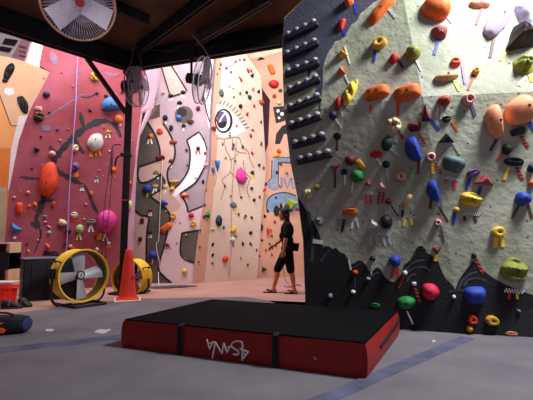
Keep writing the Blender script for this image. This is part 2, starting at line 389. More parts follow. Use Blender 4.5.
build_wall('wall_back', CW, [(cout, 0)], [crm, tan, wht, blk, pur, bru, mat('violet_paint', (120, 110, 190), .8, .1, 6), mat('eye_white_paint', (230, 212, 204), .8, .04, 3)], cp, Vector((0, .12, 0)))
# ---- tan wall beyond it
TW = Surface([[gr(245, 277.6), gr(340, 275)], [at(225, -60, 11.9), at(345, -60, 12.4)]])
tout = [(252, 277.5), (257, 205), (261, 165), (268, 145), (270, 100), (256, 80), (243, 58), (232, -50), (340, -50), (340, 275)]
tp = []
tp.append(([(247, 54), (283, 41), (300, 41), (300, 46), (262, 57), (250, 58.5)], 1, 0))
tp.append(([(273, 107), (285, 106), (287, 120), (276, 123.5)], 2, 1)); tp.append(([(275, 144), (276, 134), (282, 126), (290, 123), (290, 134), (284, 134), (280, 144)], 2, 1))
for x, y, r in ((278, 111, 1.6), (282, 114, 1.8), (279, 118, 1.3)): tp.append((ell(x, y, r, r, 10), 3, 2))
tp.append((stroke([(276, 160), (275, 172), (274, 184)], 4.6), 4, 1)); tp.append((stroke([(274, 159.5), (290, 160), (302, 160.5)], 4), 4, 2)); tp.append((stroke(sm2([(269, 181), (270, 186), (275, 188), (278, 186)]), 4), 4, 3))
for pts in ([(281, 177), (282, 187)], [(284, 178), (287, 188), (291, 178)], [(291, 178), (293, 188), (298, 187), (297, 179)], [(286, 172), (288, 176)]): tp.append((stroke(pts, 2.2), 4, 2))
for pts in ([(272, 160), (271.5, 178), (268, 182)], [(278.5, 163), (278, 184), (281, 188)], [(273, 157.3), (302, 158)], [(278, 162.6), (302, 163)]): tp.append((stroke(pts, .8), 2, 3))
arch = [(267, 211), (267, 202), (271, 196), (279, 193), (288, 193), (296, 196), (300, 204), (300, 211), (292, 211), (289, 205), (283, 203), (277, 206), (275, 212)]
tp.append((arch, 4, 1)); tp.append((stroke(sm2(arch[:6]), 1), 2, 2))
tp.append((ell(276.5, 211, 3, 5.5, 12), 2, 2)); tp.append((ell(281, 209, 1.8, 6, 12), 2, 2))
build_wall('wall_back_right', TW, [(tout, 0)], [tan, mat('pale_tan_paint', (226, 182, 158), .8, .05, 3), blk, wht, blu], tp, Vector((0, .12, 0)))
# ---- orange wall, windows and shell of the hall
OW = Surface([[gr(-140, 283), gr(60, 281)], [at(-140, -60, 10.6), at(70, -60, 10.8)]])
pea = mat('peach_wall_paint', (222, 174, 138), .8, 0, 1, 0, .15, (232, 188, 154))
org = mat('orange_wall_paint', (226, 116, 44), .8, 0, 1.5, 0, .2, (236, 142, 70))
op = [([(-60, 150), (16, 148), (10, 190), (6, 283), (-60, 283)], 1, 0), ([(-60, 60), (-60, 150), (16, 148), (18, 126), (11, 125.5), (0, 96), (-3, 60)], 2, 0), (stroke([(-3, 80), (0, 96), (11, 125.5), (18, 126)], 1.0), 3, 1),
      ([(19, 116), (27, 116), (19, 142), (13, 188), (8, 190), (11, 150)], 4, 1), ([(5, 88), (13, 88), (15, 94), (9, 96), (4, 93)], 4, 1),  # first patch: bright daylight gap painted as a white strip
      ([(-20, 187), (7, 187), (6, 262), (-20, 262)], 5, 1)]
build_wall('wall_far_left', OW, [([(-60, 283), (-60, 46), (8, 57), (25, 61.5), (50, 72), (62, 82), (40, 282)], 0)], [pea, org, mat('light_orange_paint', (236, 158, 96), .8, 0, 1.5, 0, .15, (242, 172, 112)), mat('dark_seam_line', (90, 60, 50)), wht,
           mat('beige_pillar_paint', (196, 172, 144), .8, .1, 3)], op, Vector((0, .2, 0)))
shell = mat('hall_wall_paint', (214, 176, 184), .9, .05, 1)
def plain(name, verts, m):
    bm = bmesh.new(); bm.faces.new([bm.verts.new(v) for v in verts]); return structure(from_bm(name, bm, m, smooth=False))
plain('wall_far', [(-12, 15, 0), (6, 15, 0), (6, 15, 9), (-12, 15, 9)], shell)
plain('wall_side', [(-12, -4, 0), (-12, 15, 0), (-12, 15, 9), (-12, -4, 9)], shell)
skyp = mat('bright_window_light', (255, 250, 245), .5, 0, 1, emit=2.2, rgb2=(255, 252, 248))
def slab(name, poly, d, th, m, parent=None):
    bm = bmesh.new(); fr = [bm.verts.new(at(u, v, d)) for u, v in poly]; bk = [bm.verts.new(x.co + Vector((0, th, 0))) for x in fr]
    bm.faces.new(fr); bm.faces.new(bk[::-1]); k = len(fr)
    for i in range(k): bm.faces.new((fr[i], fr[(i + 1) % k], bk[(i + 1) % k], bk[i]))
    return from_bm(name, bm, m, parent, smooth=False)
w1 = bpy.data.objects.new('window_1', None); C.objects.link(w1); structure(w1)
slab('window_frame', [(-12, 30), (23, 38), (11, 59), (-12, 55)], 13.0, .1, wht, w1)
slab('window_pane', [(5, 38), (18, 40), (14, 46), (2, 44)], 12.97, .02, mat('dark_glass', (34, 26, 34), .15, .05, 3, spec=.6), w1)
slab('window_pane', [(1, 46), (12, 48), (9, 52.5), (-4, 50)], 12.97, .02, MATS['dark_glass'], w1)
slab('window_jamb', [(23, 36), (31, 40), (24, 62), (11, 58)], 12.9, .1, mat('pinkish_jamb', (206, 158, 168), .8, .1, 4), w1)
for (y_) in (45, 50, 54): slab('window_bar', [(19, y_), (26, y_ + 1.6), (25.5, y_ + 3), (18.5, y_ + 1.4)], 12.85, .04, mat('dull_violet_bar', (140, 100, 130), .8, .1, 4), w1)
w2 = slab('window_2', [(31, 38), (44, 42), (38, 68), (22, 62)], 13.0, .05, skyp); structure(w2)
# ---- dark mezzanine overhead
K = Vector((-2.61, 7.37, 0)); L2 = Vector((-8.3, 1.68, 0)); R2 = Vector((.62, 6.255, 0))
wood = mat('dark_stained_boards', (76, 52, 36), .8, 0, 2.5, 0, .2, (104, 72, 50))
stl = mat('blackened_steel', (26, 24, 27), .55, .2, 6)
stl2 = mat('dull_grey_steel', (62, 56, 56), .5, .2, 6)
bm = bmesh.new(); zt = 4.62
fp = [(K.x, K.y), (R2.x, R2.y), (.62, -3), (-8.3, -3), (L2.x, L2.y)]
lo = [bm.verts.new((x, y, zt)) for x, y in fp]; hi = [bm.verts.new((x, y, zt + .1)) for x, y in fp]
bm.faces.new(lo); bm.faces.new(hi[::-1])
for i in range(5): bm.faces.new((lo[i], lo[(i + 1) % 5], hi[(i + 1) % 5], hi[i]))
structure(from_bm('ceiling', bm, wood, smooth=False))
def beam(name, a, b, w, z0, z1_, m):
    a, b = Vector(a), Vector(b); t = (b - a); L = t.length; q = Vector((1, 0, 0)).rotation_difference(t.normalized())
    bm = bmesh.new(); c = (a + b) / 2; h = z1_ - z0
    q = Quaternion((0, 0, 1), math.atan2(t.y, t.x))
    for zz, hh, ww in ((z0 + .015, .03, w), (z1_ - .015, .03, w), ((z0 + z1_) / 2, h, w * .35)):
        box(bm, (c.x, c.y, zz), (L, ww, hh), q)
    return structure(from_bm(name, bm, m, smooth=False))
beam('ceiling_beam', K, L2, .16, 4.27, 4.62, stl); beam('ceiling_beam', K, R2, .16, 4.27, 4.62, stl)
dj = Vector((1, -1, 0)).normalized()
for k, (sx, sy) in enumerate(((-1.2, 6.62), (-3.4, 6.45), (-2.35, 7.0), (-4.6, 5.3))):
    a = Vector((sx, sy, 0)); e = a + dj * (1.75 if k == 0 else 4.0 + k * .2); e.x = min(e.x, .6)
    beam('ceiling_beam', a, e, .09, 4.40, 4.62, stl2 if k == 0 else stl)
a = Vector((-8, -.2, 0)); 
for off in (1.3, 2.6): beam('ceiling_beam', K + Vector((off * .1, -off, 0)) + Vector((.6, 0, 0)), Vector((-7.6 + off, 1.68 - .2 * off, 0)), .08, 4.45, 4.62, stl)
# ================================================================== CLIMBING HOLDS
COL = {'darkbrown': (52, 32, 34), 'palelilac': (198, 190, 214), 'orange': (226, 106, 40), 'salmon': (236, 150, 112), 'tan': (206, 168, 120), 'yellow': (232, 190, 66), 'gold': (214, 160, 52), 'red': (190, 40, 40), 'darkred': (110, 30, 36), 'brown': (92, 54, 44),
       'blue': (40, 66, 168), 'navy': (34, 38, 66), 'green': (38, 128, 62), 'darkgreen': (28, 60, 44), 'olive': (136, 138, 58), 'black': (26, 24, 28), 'white': (228, 222, 214), 'cream': (226, 206, 158),
       'pink': (226, 62, 150), 'crimson': (216, 36, 78), 'rose': (232, 158, 158), 'purple': (112, 80, 140), 'lilac': (192, 168, 206), 'grey': (126, 130, 136), 'teal': (78, 104, 106), 'rust': (160, 66, 40),
       'duskyred': (160, 66, 76), 'steelblue': (62, 112, 172), 'palegreen': (168, 190, 128), 'lime': (178, 196, 72), 'orangered': (222, 68, 34)}
def hm(c): return mat('hold_' + c, tuple(x * .92 for x in COL[c]), .62, .10, 14, 0, .12)
TAPE = {'white': (226, 222, 214), 'blue': (40, 56, 170), 'red': (210, 44, 48), 'maroon': (82, 34, 42), 'purple': (132, 92, 168), 'pinkt': (232, 150, 200), 'yellow': (240, 200, 50), 'brown': (84, 56, 44), 'black': (26, 24, 28),
        'orange': (236, 120, 40), 'cream': (226, 208, 164), 'violet': (96, 66, 106)}
def tm(c):
    if c == 'check': return pattern('tape_black_white_check', (232, 230, 226), (30, 30, 36), 'check')
    if c == 'stripe': return pattern('tape_red_black_stripe', (212, 52, 40), (40, 26, 28), 'stripe')
    return mat('tape_' + c, TAPE[c], .55, .04, 8)
boltm = mat('bolt_hole_dark', (30, 26, 26), .5, 0, 5)
def hold_bm(kind, w, h, d, rnd, bm=None):
    """a relief above the local XY plane: w across, h up, d out; closed underneath"""
    bm = bm or bmesh.new(); NR, NA = 9, 28
    ph = rnd.uniform(0, 6); k3 = rnd.uniform(.02, .06); k5 = rnd.uniform(.01, .04)
    bumps = [(rnd.uniform(-.55, .55), rnd.uniform(-.55, .55), rnd.uniform(.35, .5), rnd.uniform(.7, 1)) for _ in range(7)]
    tri = [PI / 2 + rnd.uniform(-.15, .15), PI * 7 / 6, PI * 11 / 6]
    def outline(a):
        r = 1 + k3 * math.sin(3 * a + ph) + k5 * math.sin(5 * a + 2 * ph)
        if kind == 'wedge':
            c = max(math.cos(a - t) for t in (-PI / 2, PI / 6, 5 * PI / 6)); r = min(1.25, .62 / max(c, .3)) * (1 + k5 * math.sin(4 * a))
        elif kind == 'block': r = 1 / (abs(math.cos(a)) ** 5 + abs(math.sin(a)) ** 5) ** .2 * .96
        elif kind == 'drop': r *= 1 - .22 * math.sin(a)
        elif kind == 'crescent':
            x, y = math.cos(a), math.sin(a); r = (.22 + .76 * abs(x) ** 4) if y > 0 else 1.0 - .0 * x
        elif kind == 'half':
            x = math.cos(a); r = 1 if x < .15 else min(1, .5 / max(x, .01) * .6 + .1)
        elif kind == 'trap':
            r = 1 / (abs(math.cos(a)) ** 4 + abs(math.sin(a)) ** 4) ** .25 * (1 + .34 * math.sin(a))
        elif kind == 'heart': r *= 1 - .28 * max(0, math.cos(a - PI / 2.4)) ** 6 + .12 * abs(math.cos(a))
        return r
    def height(r, a):
        x, y = r * math.cos(a), r * math.sin(a); dome = math.sqrt(max(0, 1 - r * r))
        if kind in ('ball', 'drop', 'half', 'heart'): z = dome ** .8
        elif kind == 'wedge': z = min(1, (1 - r) * 1.7) * (1 + .35 * y) + .12 * (r < .99)
        elif kind == 'block': z = min(1, (1 - r ** 5)) * (.85 + .15 * y)
        elif kind == 'trap': z = min(1, (1 - r ** 4)) * (.8 + .35 * y)
        elif kind == 'jug': z = dome ** .6 * (.8 + .45 * y) - .45 * math.exp(-((x) ** 2 * 1.3 + (y - .35) ** 2 * 9)) * dome
        elif kind == 'disc': z = min(1, dome * 1.5) * .9 - .35 * math.exp(-r * r * 16)
        elif kind == 'donut': z = math.sqrt(max(0, 1 - ((r - .62) / .40) ** 2)) if r > .3 else .25
        elif kind == 'crescent': z = dome ** .7 * (1 - .2 * y)
        elif kind == 'cluster':
            z = max(b[3] * max(0, 1 - ((x - b[0]) ** 2 + (y - b[1]) ** 2) / b[2] ** 2) ** .5 for b in bumps); z = max(z, .3 * dome)
        elif kind == 'fingers': z = dome ** .5 * (.55 + .45 * abs(math.sin(y * 4.2 + x * 1.5)))
        elif kind == 'ridge': z = dome ** .45 * (1 - .75 * abs(x + .1 * y))
        elif kind == 'layer': z = dome ** .7 * (.72 + .28 * math.sin(y * 7 + .6 * math.sin(3 * x)))
        else: z = dome
        return max(0, z)
    cen = bm.verts.new((0, 0, d * height(0.001, 0))); prev = None; rim = None
    for i in range(1, NR + 1):
        r = math.sin(i / NR * PI / 2); ring = []
        for k in range(NA):
            a = 2 * PI * k / NA; R = outline(a)
            ring.append(bm.verts.new((r * R * math.cos(a) * w / 2, r * R * math.sin(a) * h / 2, d * height(r, a) if i < NR else .004)))
        for k in range(NA):
            if prev is None: bm.faces.new((cen, ring[k], ring[(k + 1) % NA]))
            else: bm.faces.new((prev[k], ring[k], ring[(k + 1) % NA], prev[(k + 1) % NA]))
        prev = ring
    low = [bm.verts.new((v.co.x * .98, v.co.y * .98, -.012)) for v in prev]
    for k in range(NA): bm.faces.new((prev[k], low[k], low[(k + 1) % NA], prev[(k + 1) % NA]))
    bm.faces.new(low[::-1])
    return bm
def frame(surf, u, v, rot=0.0, lift=0.0):
    uu, vv = u, v
    for _ in range(2):
        loc, n = surf.hit(uu, vv)
        a, b = pix(loc + n * lift); uu += u - a; vv += v - b
    loc, n = surf.hit(uu, vv)
    y = (Vector((0, 0, 1)) - n * n.z).normalized(); x = y.cross(n)
    M = Matrix((x, y, n)).transposed()
    q = (M @ Matrix.Rotation(math.radians(rot), 3, 'Z')).to_quaternion()
    return loc, n, x, y, q, (uu, vv)
def px_size(surf, u, v):
    a = surf.hit(u - 2, v)[0]; b = surf.hit(u + 2, v)[0]; c = surf.hit(u, v - 2)[0]; e = surf.hit(u, v + 2)[0]
    lim = (surf.hit(u, v)[0].y) / F
    return min((a - b).length / 4, lim * 1.35), min((c - e).length / 4, lim * 1.35)
def tape_mesh(surf, t, Minv):
    u0, v0, u1, v1 = t[:4]; wpx = t[5] if len(t) > 5 else 2.6
    p0, n = surf.hit(u0, v0); p1, _ = surf.hit(u1, v1)
    L = (p1 - p0).length; w = wpx * p0.y / F; t_ = (p1 - p0).normalized(); s = n.cross(t_).normalized() * w / 2
    o = n * .004; top = n * .0075
    co = [p0 + s + o, p0 - s + o, p1 - s + o, p1 + s + o]; co += [c + n * .0035 for c in co]
    me = bpy.data.meshes.new('tape')
    me.from_pydata([tuple(Minv @ c) for c in co], [], [(3, 2, 1, 0), (4, 5, 6, 7), (0, 1, 5, 4), (1, 2, 6, 5), (2, 3, 7, 6), (3, 0, 4, 7)])
    uvl = me.uv_layers.new(name='UVMap'); Lu = max(1, round(L / w * 1.6))
    uv = {0: (0, 0), 1: (0, 1), 2: (Lu, 1), 3: (Lu, 0)}
    for lp in me.loops: uvl.data[lp.index].uv = uv[lp.vertex_index % 4]
    return me
def add_hold(surf, u, v, w, h, kind, col, label, tapes=(), rot=0, dep=None, col2=None, bolt=None, group=None, name='climbing_hold', cat='climbing hold'):
    rnd = random.Random(int(u * 131 + v * 17 + w))
    sx, sy = px_size(surf, u, v); W, H = w * sx, h * sy
    d = dep if dep is not None else max(.018, min(.22, (.55 if surf is RW else .4) * min(W, H) + .014)) * (1.15 if kind in ('ball',) else 1)
    loc, n, x, y, q, (uu, vv) = frame(surf, u, v, rot, d * .45)
    bm = hold_bm(kind, W, H, d, rnd)
    if tapes or (bolt if bolt is not None else min(w, h) >= 9):
        root = empty(name, loc, label, cat, group, q)
        Minv = (Matrix.Translation(loc) @ q.to_matrix().to_4x4()).inverted()
        body = from_bm('grip', bm, hm(col), root)
        if bolt if bolt is not None else min(w, h) >= 9:
            b2 = bmesh.new(); hz = max(vv_.co.z for vv_ in body.data.vertices if vv_.co.xy.length < max(W, H) * .12) if kind != 'wedge' else d * .8
            lathe(b2, [(W * .02 + .007, hz - .015), (W * .02 + .009, hz + .002), (.004, hz + .003)], 12)
            from_bm('bolt', b2, boltm, root)
        for t in tapes:
            du, dv = uu - u, vv - v
            link('tape', tape_mesh(surf, t, Minv), tm(t[4]), root)
    else:
        root = from_bm(name, bm, hm(col)); root.location = loc; root.rotation_mode = 'QUATERNION'; root.rotation_quaternion = q
        tag(root, label, cat, group)
    return root
T = lambda *a: a
RH = [
 (341.5, 24, 6, 13, 'block', 'red', 'small red block hold with blue tape on the dark slate paint', [T(342, 28, 345.5, 36, 'blue')], -18),
 (348.5, 1, 9, 9, 'ball', 'orange', 'small round orange hold with blue tape at the top of the dark slate paint', [T(354, 0, 356, 14, 'blue')], 0),
 (342, 54, 10, 9, 'wedge', 'gold', 'yellow orange wedge hold with white tape beside the jagged slate edge', [T(345, 46, 350, 64, 'white', 2)], 10),
 (341, 71, 9, 9, 'wedge', 'orange', 'orange wedge hold with thin white tape, above the yellow finger hold', [T(344, 73, 349, 84, 'white', 1.6)], 0),
 (350, 92, 10, 27, 'fingers', 'yellow', 'long yellow hold like a bunch of fingers with checkered tape', [T(353, 97, 359, 108, 'check', 2.4)], -24),
 (338.5, 101, 7, 13, 'drop', 'red', 'small red drop hold with white tape beneath the yellow finger hold', [T(340, 107, 343, 117, 'white', 1.6)], -10),
 (333, 115, 8, 9, 'ball', 'navy', 'small dark blue ball hold with a long white tape', [T(335, 118, 342, 128, 'white', 1.6)], 0),
 (381, 8, 12, 32, 'block', 'orange', 'large orange block slanting at the top of the grey wall', [T(388, 8, 396, 18, 'check', 3)], -42),
 (379, 42.5, 15, 11, 'disc', 'gold', 'orange yellow disc hold with blue tape under the slanting orange block', [T(375.5, 48, 374, 62, 'blue')], 18),
 (394, 56.5, 8, 11, 'drop', 'red', 'small red pear hold with dark red tape beside the olive green ball', [T(397, 58, 403, 68, 'maroon')], -25),
 (413, 51.5, 15, 14, 'ball', 'olive', 'round olive green hold with checkered tape near the pale crease', [T(416, 60, 421, 71, 'check', 2.2)], 0),
 (438, 5, 25, 22, 'heart', 'orange', 'big orange heart shaped hold with pink tape', [T(444, 13, 452, 23, 'pinkt')], 0),
 (441, 33, 14, 12, 'trap', 'duskyred', 'red basket shaped hold with blue tape beneath the orange heart hold', [T(439, 38, 434, 55, 'blue', 3)], 0),
 (481, 2, 21, 9, 'jug', 'salmon', 'salmon oval hold with long red tape at the top of the grey wall', [T(483, 6, 476, 25, 'red')], 0),
 (502, 15, 19, 48, 'ridge', 'lilac', 'long lilac ridge volume with dark red tape', [T(495, 35, 490, 58, 'maroon', 3)], -36, .12),
 (531, 17, 34, 30, 'wedge', 'palelilac', 'pale lilac triangular volume beside the black triangle hold', [], 40, .10),
 (523, 36, 36, 22, 'wedge', 'darkbrown', 'black brown triangle hold with yellow tape', [T(508, 48, 500, 61, 'yellow', 3)], 12),
 (526, 63, 22, 18, 'cluster', 'olive', 'lumpy olive hold with white and yellow tape at the edge of view', [T(527, 73, 519, 86, 'white', 3), T(529, 74, 532, 82, 'yellow', 3.4)], -15),
 (456, 62, 10, 8, 'jug', 'orangered', 'small orange red hold with purple tape above the orange crescent', [T(462, 65, 465, 84, 'purple')], 0),
 (476, 71, 7, 6, 'donut', 'gold', 'tiny yellow ring hold with red tape', [T(474, 75, 468, 90, 'red')], 0),
 (447, 75, 25, 10, 'crescent', 'tan', 'orange tan crescent hold with yellow tape', [T(453, 79, 459, 91, 'yellow')], 8),
 (469, 99, 12, 12, 'donut', 'rose', 'pinkish ring hold with dark middle and violet tape', [T(471, 104, 475, 116, 'violet', 3)], 0),
 (498, 121, 22, 35, 'half', 'salmon', 'big salmon half dome hold with dark red tape', [T(498, 137, 490, 151, 'maroon')], 6),
 (525, 107, 28, 32, 'drop', 'salmon', 'big orange tan teardrop hold with blue tape at the edge of view', [T(529, 121, 534, 130, 'blue', 3)], -35),
 (376.5, 91.5, 26, 13, 'block', 'orange', 'long orange brick hold with red tape, standing beside its twin and nearer the dark rungs', [T(370, 97, 371, 112, 'red')], 12),
 (407, 91.5, 28, 15, 'block', 'orange', 'long orange brick hold with straight red tape, nearer the pale crease than its twin', [T(398, 98, 398, 116, 'red', 3)], 12),
 (393.5, 125, 15, 17, 'cluster', 'cream', 'speckled cream and orange cluster hold with brown tape', [T(398, 130, 403, 139, 'brown')], 0),
 (426, 115, 9, 19, 'wedge', 'darkred', 'tall dark red spike hold with blue tape', [T(430, 119, 439, 130, 'blue')], 0),
 (445, 100, 13, 11, 'ball', 'rust', 'rust red oval hold with checkered tape and a white stroke', [T(441, 105, 441, 120, 'check', 3), T(438, 108, 436, 118, 'white', 1.6)], 10),
 (447, 119, 9, 7, 'jug', 'darkgreen', 'small dark green hold with orange tape under the rust oval', [T(451, 121, 458, 131, 'orange', 2)], 0),
 (386, 143, 15, 11, 'drop', 'darkgreen', 'dark green leaf shaped hold with checkered tape', [T(390, 148, 399, 156, 'check', 2.2)], 70),
 (376, 154, 12, 8, 'jug', 'red', 'red mushroom cap hold with white tape', [T(377, 158, 382, 166, 'white', 2)], 0),
 (386, 164, 8, 8, 'jug', 'black', 'small black hold with a checkered tape beside the red mushroom hold', [T(387, 168, 388, 180, 'check', 2)], 0),
 (401, 176, 12, 11, 'disc', 'tan', 'tan round hold with two holes on the dark green area', [], 20),
 (414.5, 128, 12, 10, 'trap', 'darkred', 'dark red bowl hold with striped tape above the big blue half moon', [T(419, 134, 425, 144, 'stripe', 2.4)], 0),
 (415.5, 148, 21, 26, 'half', 'blue', 'big blue half moon hold with maroon tape beneath the dark red bowl', [T(419, 160, 418, 174, 'maroon')], 14),
 (431, 157, 10, 10, 'donut', 'rose', 'pink doughnut hold with yellow and striped tapes', [T(432.5, 162, 433, 174, 'yellow'), T(435.5, 163, 441, 174, 'stripe', 2.6)], 0),
 (454, 166, 21, 16, 'trap', 'teal', 'big grey teal wedge hold with red and checkered tapes', [T(445, 177, 458, 180, 'check', 3), T(454, 181, 454, 189, 'red', 3), T(446, 179, 446, 183, 'red')], -20),
 (447, 139, 16, 10, 'wedge', 'black', 'black wedge hold with checkered tape over the grey teal hold', [T(453, 143, 460, 154, 'check', 2.4)], 0),
 (519, 131, 16, 8, 'block', 'darkgreen', 'dark green oblong hold with striped tape', [T(521, 136, 528, 147, 'stripe', 2.8)], 15),
 (508, 149, 10, 11, 'ball', 'darkgreen', 'round dark green hold with short red tape', [T(503, 153, 497, 160, 'red')], 0),
 (515, 161.5, 20, 9, 'jug', 'black', 'wide black jug with yellow and striped tapes', [T(508.5, 167, 504, 180, 'yellow', 3.2), T(516, 167, 523, 180, 'stripe', 2.8)], -6),
 (474, 173, 14, 8, 'jug', 'purple', 'small purple hold with blue tape beside the dusky red triangle', [T(470, 177, 466, 190, 'blue', 3)], 20),
 (485, 181, 21, 11, 'wedge', 'duskyred', 'dusky red triangle hold with blue tape', [T(481, 186, 478, 195, 'blue', 3)], -8),
 (532, 168, 7, 9, 'ball', 'navy', 'small navy hold cut by the edge of view', [], 0),
 (532, 183, 7, 6, 'ball', 'orange', 'small orange hold cut by the edge of view', [], 0),
 (472, 199.5, 22, 15, 'layer', 'yellow', 'yellow fish shaped hold over a checkered tape bar', [T(463, 213.5, 480, 214.5, 'check', 3), T(464.5, 216, 464.5, 221, 'maroon'), T(474, 216, 476, 222, 'maroon')], -8),
 (457, 209.5, 6, 5, 'ball', 'yellow', 'tiny yellow ball hold with blue tape', [T(455, 212, 453, 224, 'blue', 2.8)], 0),
 (524, 198.5, 16, 14, 'ball', 'blue', 'blue ball hold standing over two brown tape legs', [T(519, 205, 512, 218, 'brown', 2.4), T(528, 205, 532, 218, 'brown', 2.4)], 0),
 (499, 232, 14, 11, 'disc', 'yellow', 'yellow disc hold with yellow tape above the painted mountain', [T(496, 237, 495, 248, 'yellow', 4), T(501, 237, 503, 247, 'yellow', 3.4)], 0),
 (435.5, 190.5, 17, 22, 'half', 'blue', 'blue half moon hold with brown tapes, below the pink doughnut hold', [T(439, 207, 448, 222, 'brown', 2), T(431.5, 199, 430, 209, 'maroon')], 10),
 (438, 222.5, 7, 7, 'donut', 'rose', 'tiny pinkish ring hold with violet tape low on the wall', [T(441, 227, 444, 242, 'violet', 2)], 0),
 (407, 201, 6, 16, 'block', 'tan', 'tan cylinder hold over yellow taped legs', [T(403, 210, 402, 217, 'black', 2.4), T(405, 216.5, 416, 218, 'check', 2.4), T(405, 219, 404, 226, 'yellow', 2.6), T(411, 219, 412, 225, 'yellow', 2.6)], -32),
 (381, 186.5, 11, 8, 'wedge', 'rose', 'small pale red triangle hold over two striped tapes', [T(380, 192, 378, 205, 'stripe', 2.4), T(384, 192, 382, 203, 'stripe', 2.4)], 0),
 (368, 183.5, 8, 7, 'wedge', 'duskyred', 'tiny dusky red triangle hold over a checkered tape bar', [T(364, 192, 377, 194, 'check', 2.6), T(366, 195, 367, 203, 'red', 2.2), T(370.5, 196, 371, 204, 'red', 2.2)], 0),
 (388.5, 201.5, 7, 6, 'ball', 'darkred', 'tiny dark red ball hold with thin dark tape', [T(391, 205, 398, 216, 'black', 1.3)], 0),
 (373, 225, 14, 10, 'wedge', 'white', 'whitish pink wedge hold beside the black lump', [], 15),
 (386, 221.5, 13, 14, 'ball', 'black', 'black lump hold over a checkered tape bar with blue white legs', [T(376, 234, 391, 234, 'check', 3.4), T(371, 236, 370, 244, 'check', 2), T(378, 237, 377, 244, 'check', 2), T(383, 237, 384, 244, 'check', 2), T(389, 236, 390, 244, 'check', 2)], 0),
 (307, 194, 10, 10, 'cluster', 'cream', 'cream lumpy hold at the dark edge of the grey wall', [], 0),
 (317, 187, 7, 6, 'ball', 'olive', 'small olive ball hold near the wall edge under the lowest rung', [], 0),
 (350, 212, 15, 8, 'jug', 'orange', 'orange red oval hold over black and white tapes', [T(344.5, 219, 342, 232, 'black', 2.4), T(339, 217, 346, 219, 'check', 2.2), T(350, 219, 356, 221, 'check', 2), T(353, 222, 351.5, 229, 'white', 2), T(356, 218, 359, 228, 'white', 2)], -4),
 (319, 221, 11, 9, 'cluster', 'grey', 'crumpled pale grey hold at the dark paint by the wall edge', [T(313, 241, 323, 242.5, 'white', 4)], 0),
 (335, 167, 9, 8, 'wedge', 'darkred', 'dark red wedge hold with long maroon tape', [T(335, 172, 335, 188, 'maroon', 2)], 60),
 (350, 160, 11, 11, 'ball', 'darkred', 'dark red ball hold beside the tall yellow hold', [], 0),
 (360.5, 164.5, 7, 13, 'block', 'gold', 'narrow yellow hold leaning beside the dark red ball', [], 35),
 (344, 172, 7, 6, 'jug', 'navy', 'tiny navy hold with whitish tape next to the green ball', [T(345, 175, 345, 185, 'white', 1.6)], 0),
 (357, 176, 14, 13, 'ball', 'green', 'round green hold with cream tape', [T(353, 182, 352, 193, 'cream', 2)], 0),
 (337, 136, 8, 7, 'jug', 'black', 'small black hold with maroon tape beside the second lowest rung', [T(337.5, 139, 337, 151, 'maroon', 1.8)], 0),
 (355, 272.5, 6, 5, 'ball', 'orangered', 'tiny orange red hold on black paint with a white tape above', [T(349, 260, 351, 270, 'white', 1.8), T(355, 276, 355, 288, 'violet', 1)], 0),
 (372.5, 258.5, 6, 5, 'ball', 'black', 'tiny black hold with checkered tape over the painted mountain dip', [T(373, 261, 371, 275, 'check', 1.6)], 0),
 (330, 296, 5, 5, 'ball', 'grey', 'tiny grey hold low on the black mountain', [], 0),
 (353, 292, 5, 4, 'ball', 'white', 'tiny whitish hold low on black paint beneath the violet tape', [], 0),
 (368, 279, 5, 4, 'ball', 'grey', 'tiny grey hold beneath the checkered tape on black paint', [], 0),
 (395, 261, 12, 12, 'ball', 'blue', 'bright blue ball hold with two red tape legs', [T(394, 267, 391, 278, 'red', 2.2), T(397, 267, 399, 276, 'red', 2.2)], 0),
 (405, 273, 5, 5, 'ball', 'white', 'tiny white ball hold with striped tape beside the blue ball', [T(404, 275, 399, 288, 'stripe', 2.4)], 0),
 (414, 284, 5, 4, 'block', 'white', 'tiny white hold with long striped tape above the green lump', [T(414.5, 286, 420, 303, 'stripe', 2.8)], 0),
 (430.5, 292, 17, 17, 'ball', 'crimson', 'bright crimson dome hold on the black mountain', [], 20),
 (406, 303, 18, 13, 'ball', 'green', 'green egg shaped hold with white tape near the red pad', [T(407, 311, 413, 324, 'white', 1.6)], 14),
 (375, 305.5, 10, 5, 'jug', 'green', 'small flat green hold just over the black pad', [], 0),
 (437, 249.5, 9, 8, 'wedge', 'darkred', 'small dark red triangle hold with yellow tape', [T(436, 254, 435, 261, 'yellow', 3)], 180),
 (474.5, 256, 5, 6, 'block', 'navy', 'tiny navy hold with striped tape on the grey mountain peak', [T(476, 259, 483, 274, 'stripe', 3)], 0),
 (516, 270.5, 27, 24, 'layer', 'olive', 'big layered olive and brown hold over a white tape bar', [T(504, 290, 524, 292, 'check', 4), T(509, 293, 509, 299, 'red', 2.6), T(517, 293, 517, 299, 'yellow', 2.4)], 0),
 (477, 299, 20, 18, 'trap', 'blue', 'blue rounded block hold low on black paint', [], 4),
 (473, 320, 10, 10, 'disc', 'orangered', 'orange red disc hold near the floor', [], 0),
 (470, 329, 7, 7, 'ball', 'gold', 'tiny yellow hold touching the floor mats', [], 0),
 (493, 321, 14, 10, 'disc', 'gold', 'yellow orange oval hold near the floor', [], -10),
 (512, 334, 12, 5, 'jug', 'salmon', 'flat salmon hold at the foot of the grey wall', [], 0),
 (454, 297, 4, 4, 'ball', 'white', 'tiny white hold between the crimson dome and the blue block', [], 0),
 (519, 311, 5, 3, 'ball', 'grey', 'tiny grey hold low beneath the layered olive hold', [], -30),
]
for r in RH: add_hold(RW, *r[:7], tapes=r[7], rot=r[8], dep=r[9] if len(r) > 9 else None)
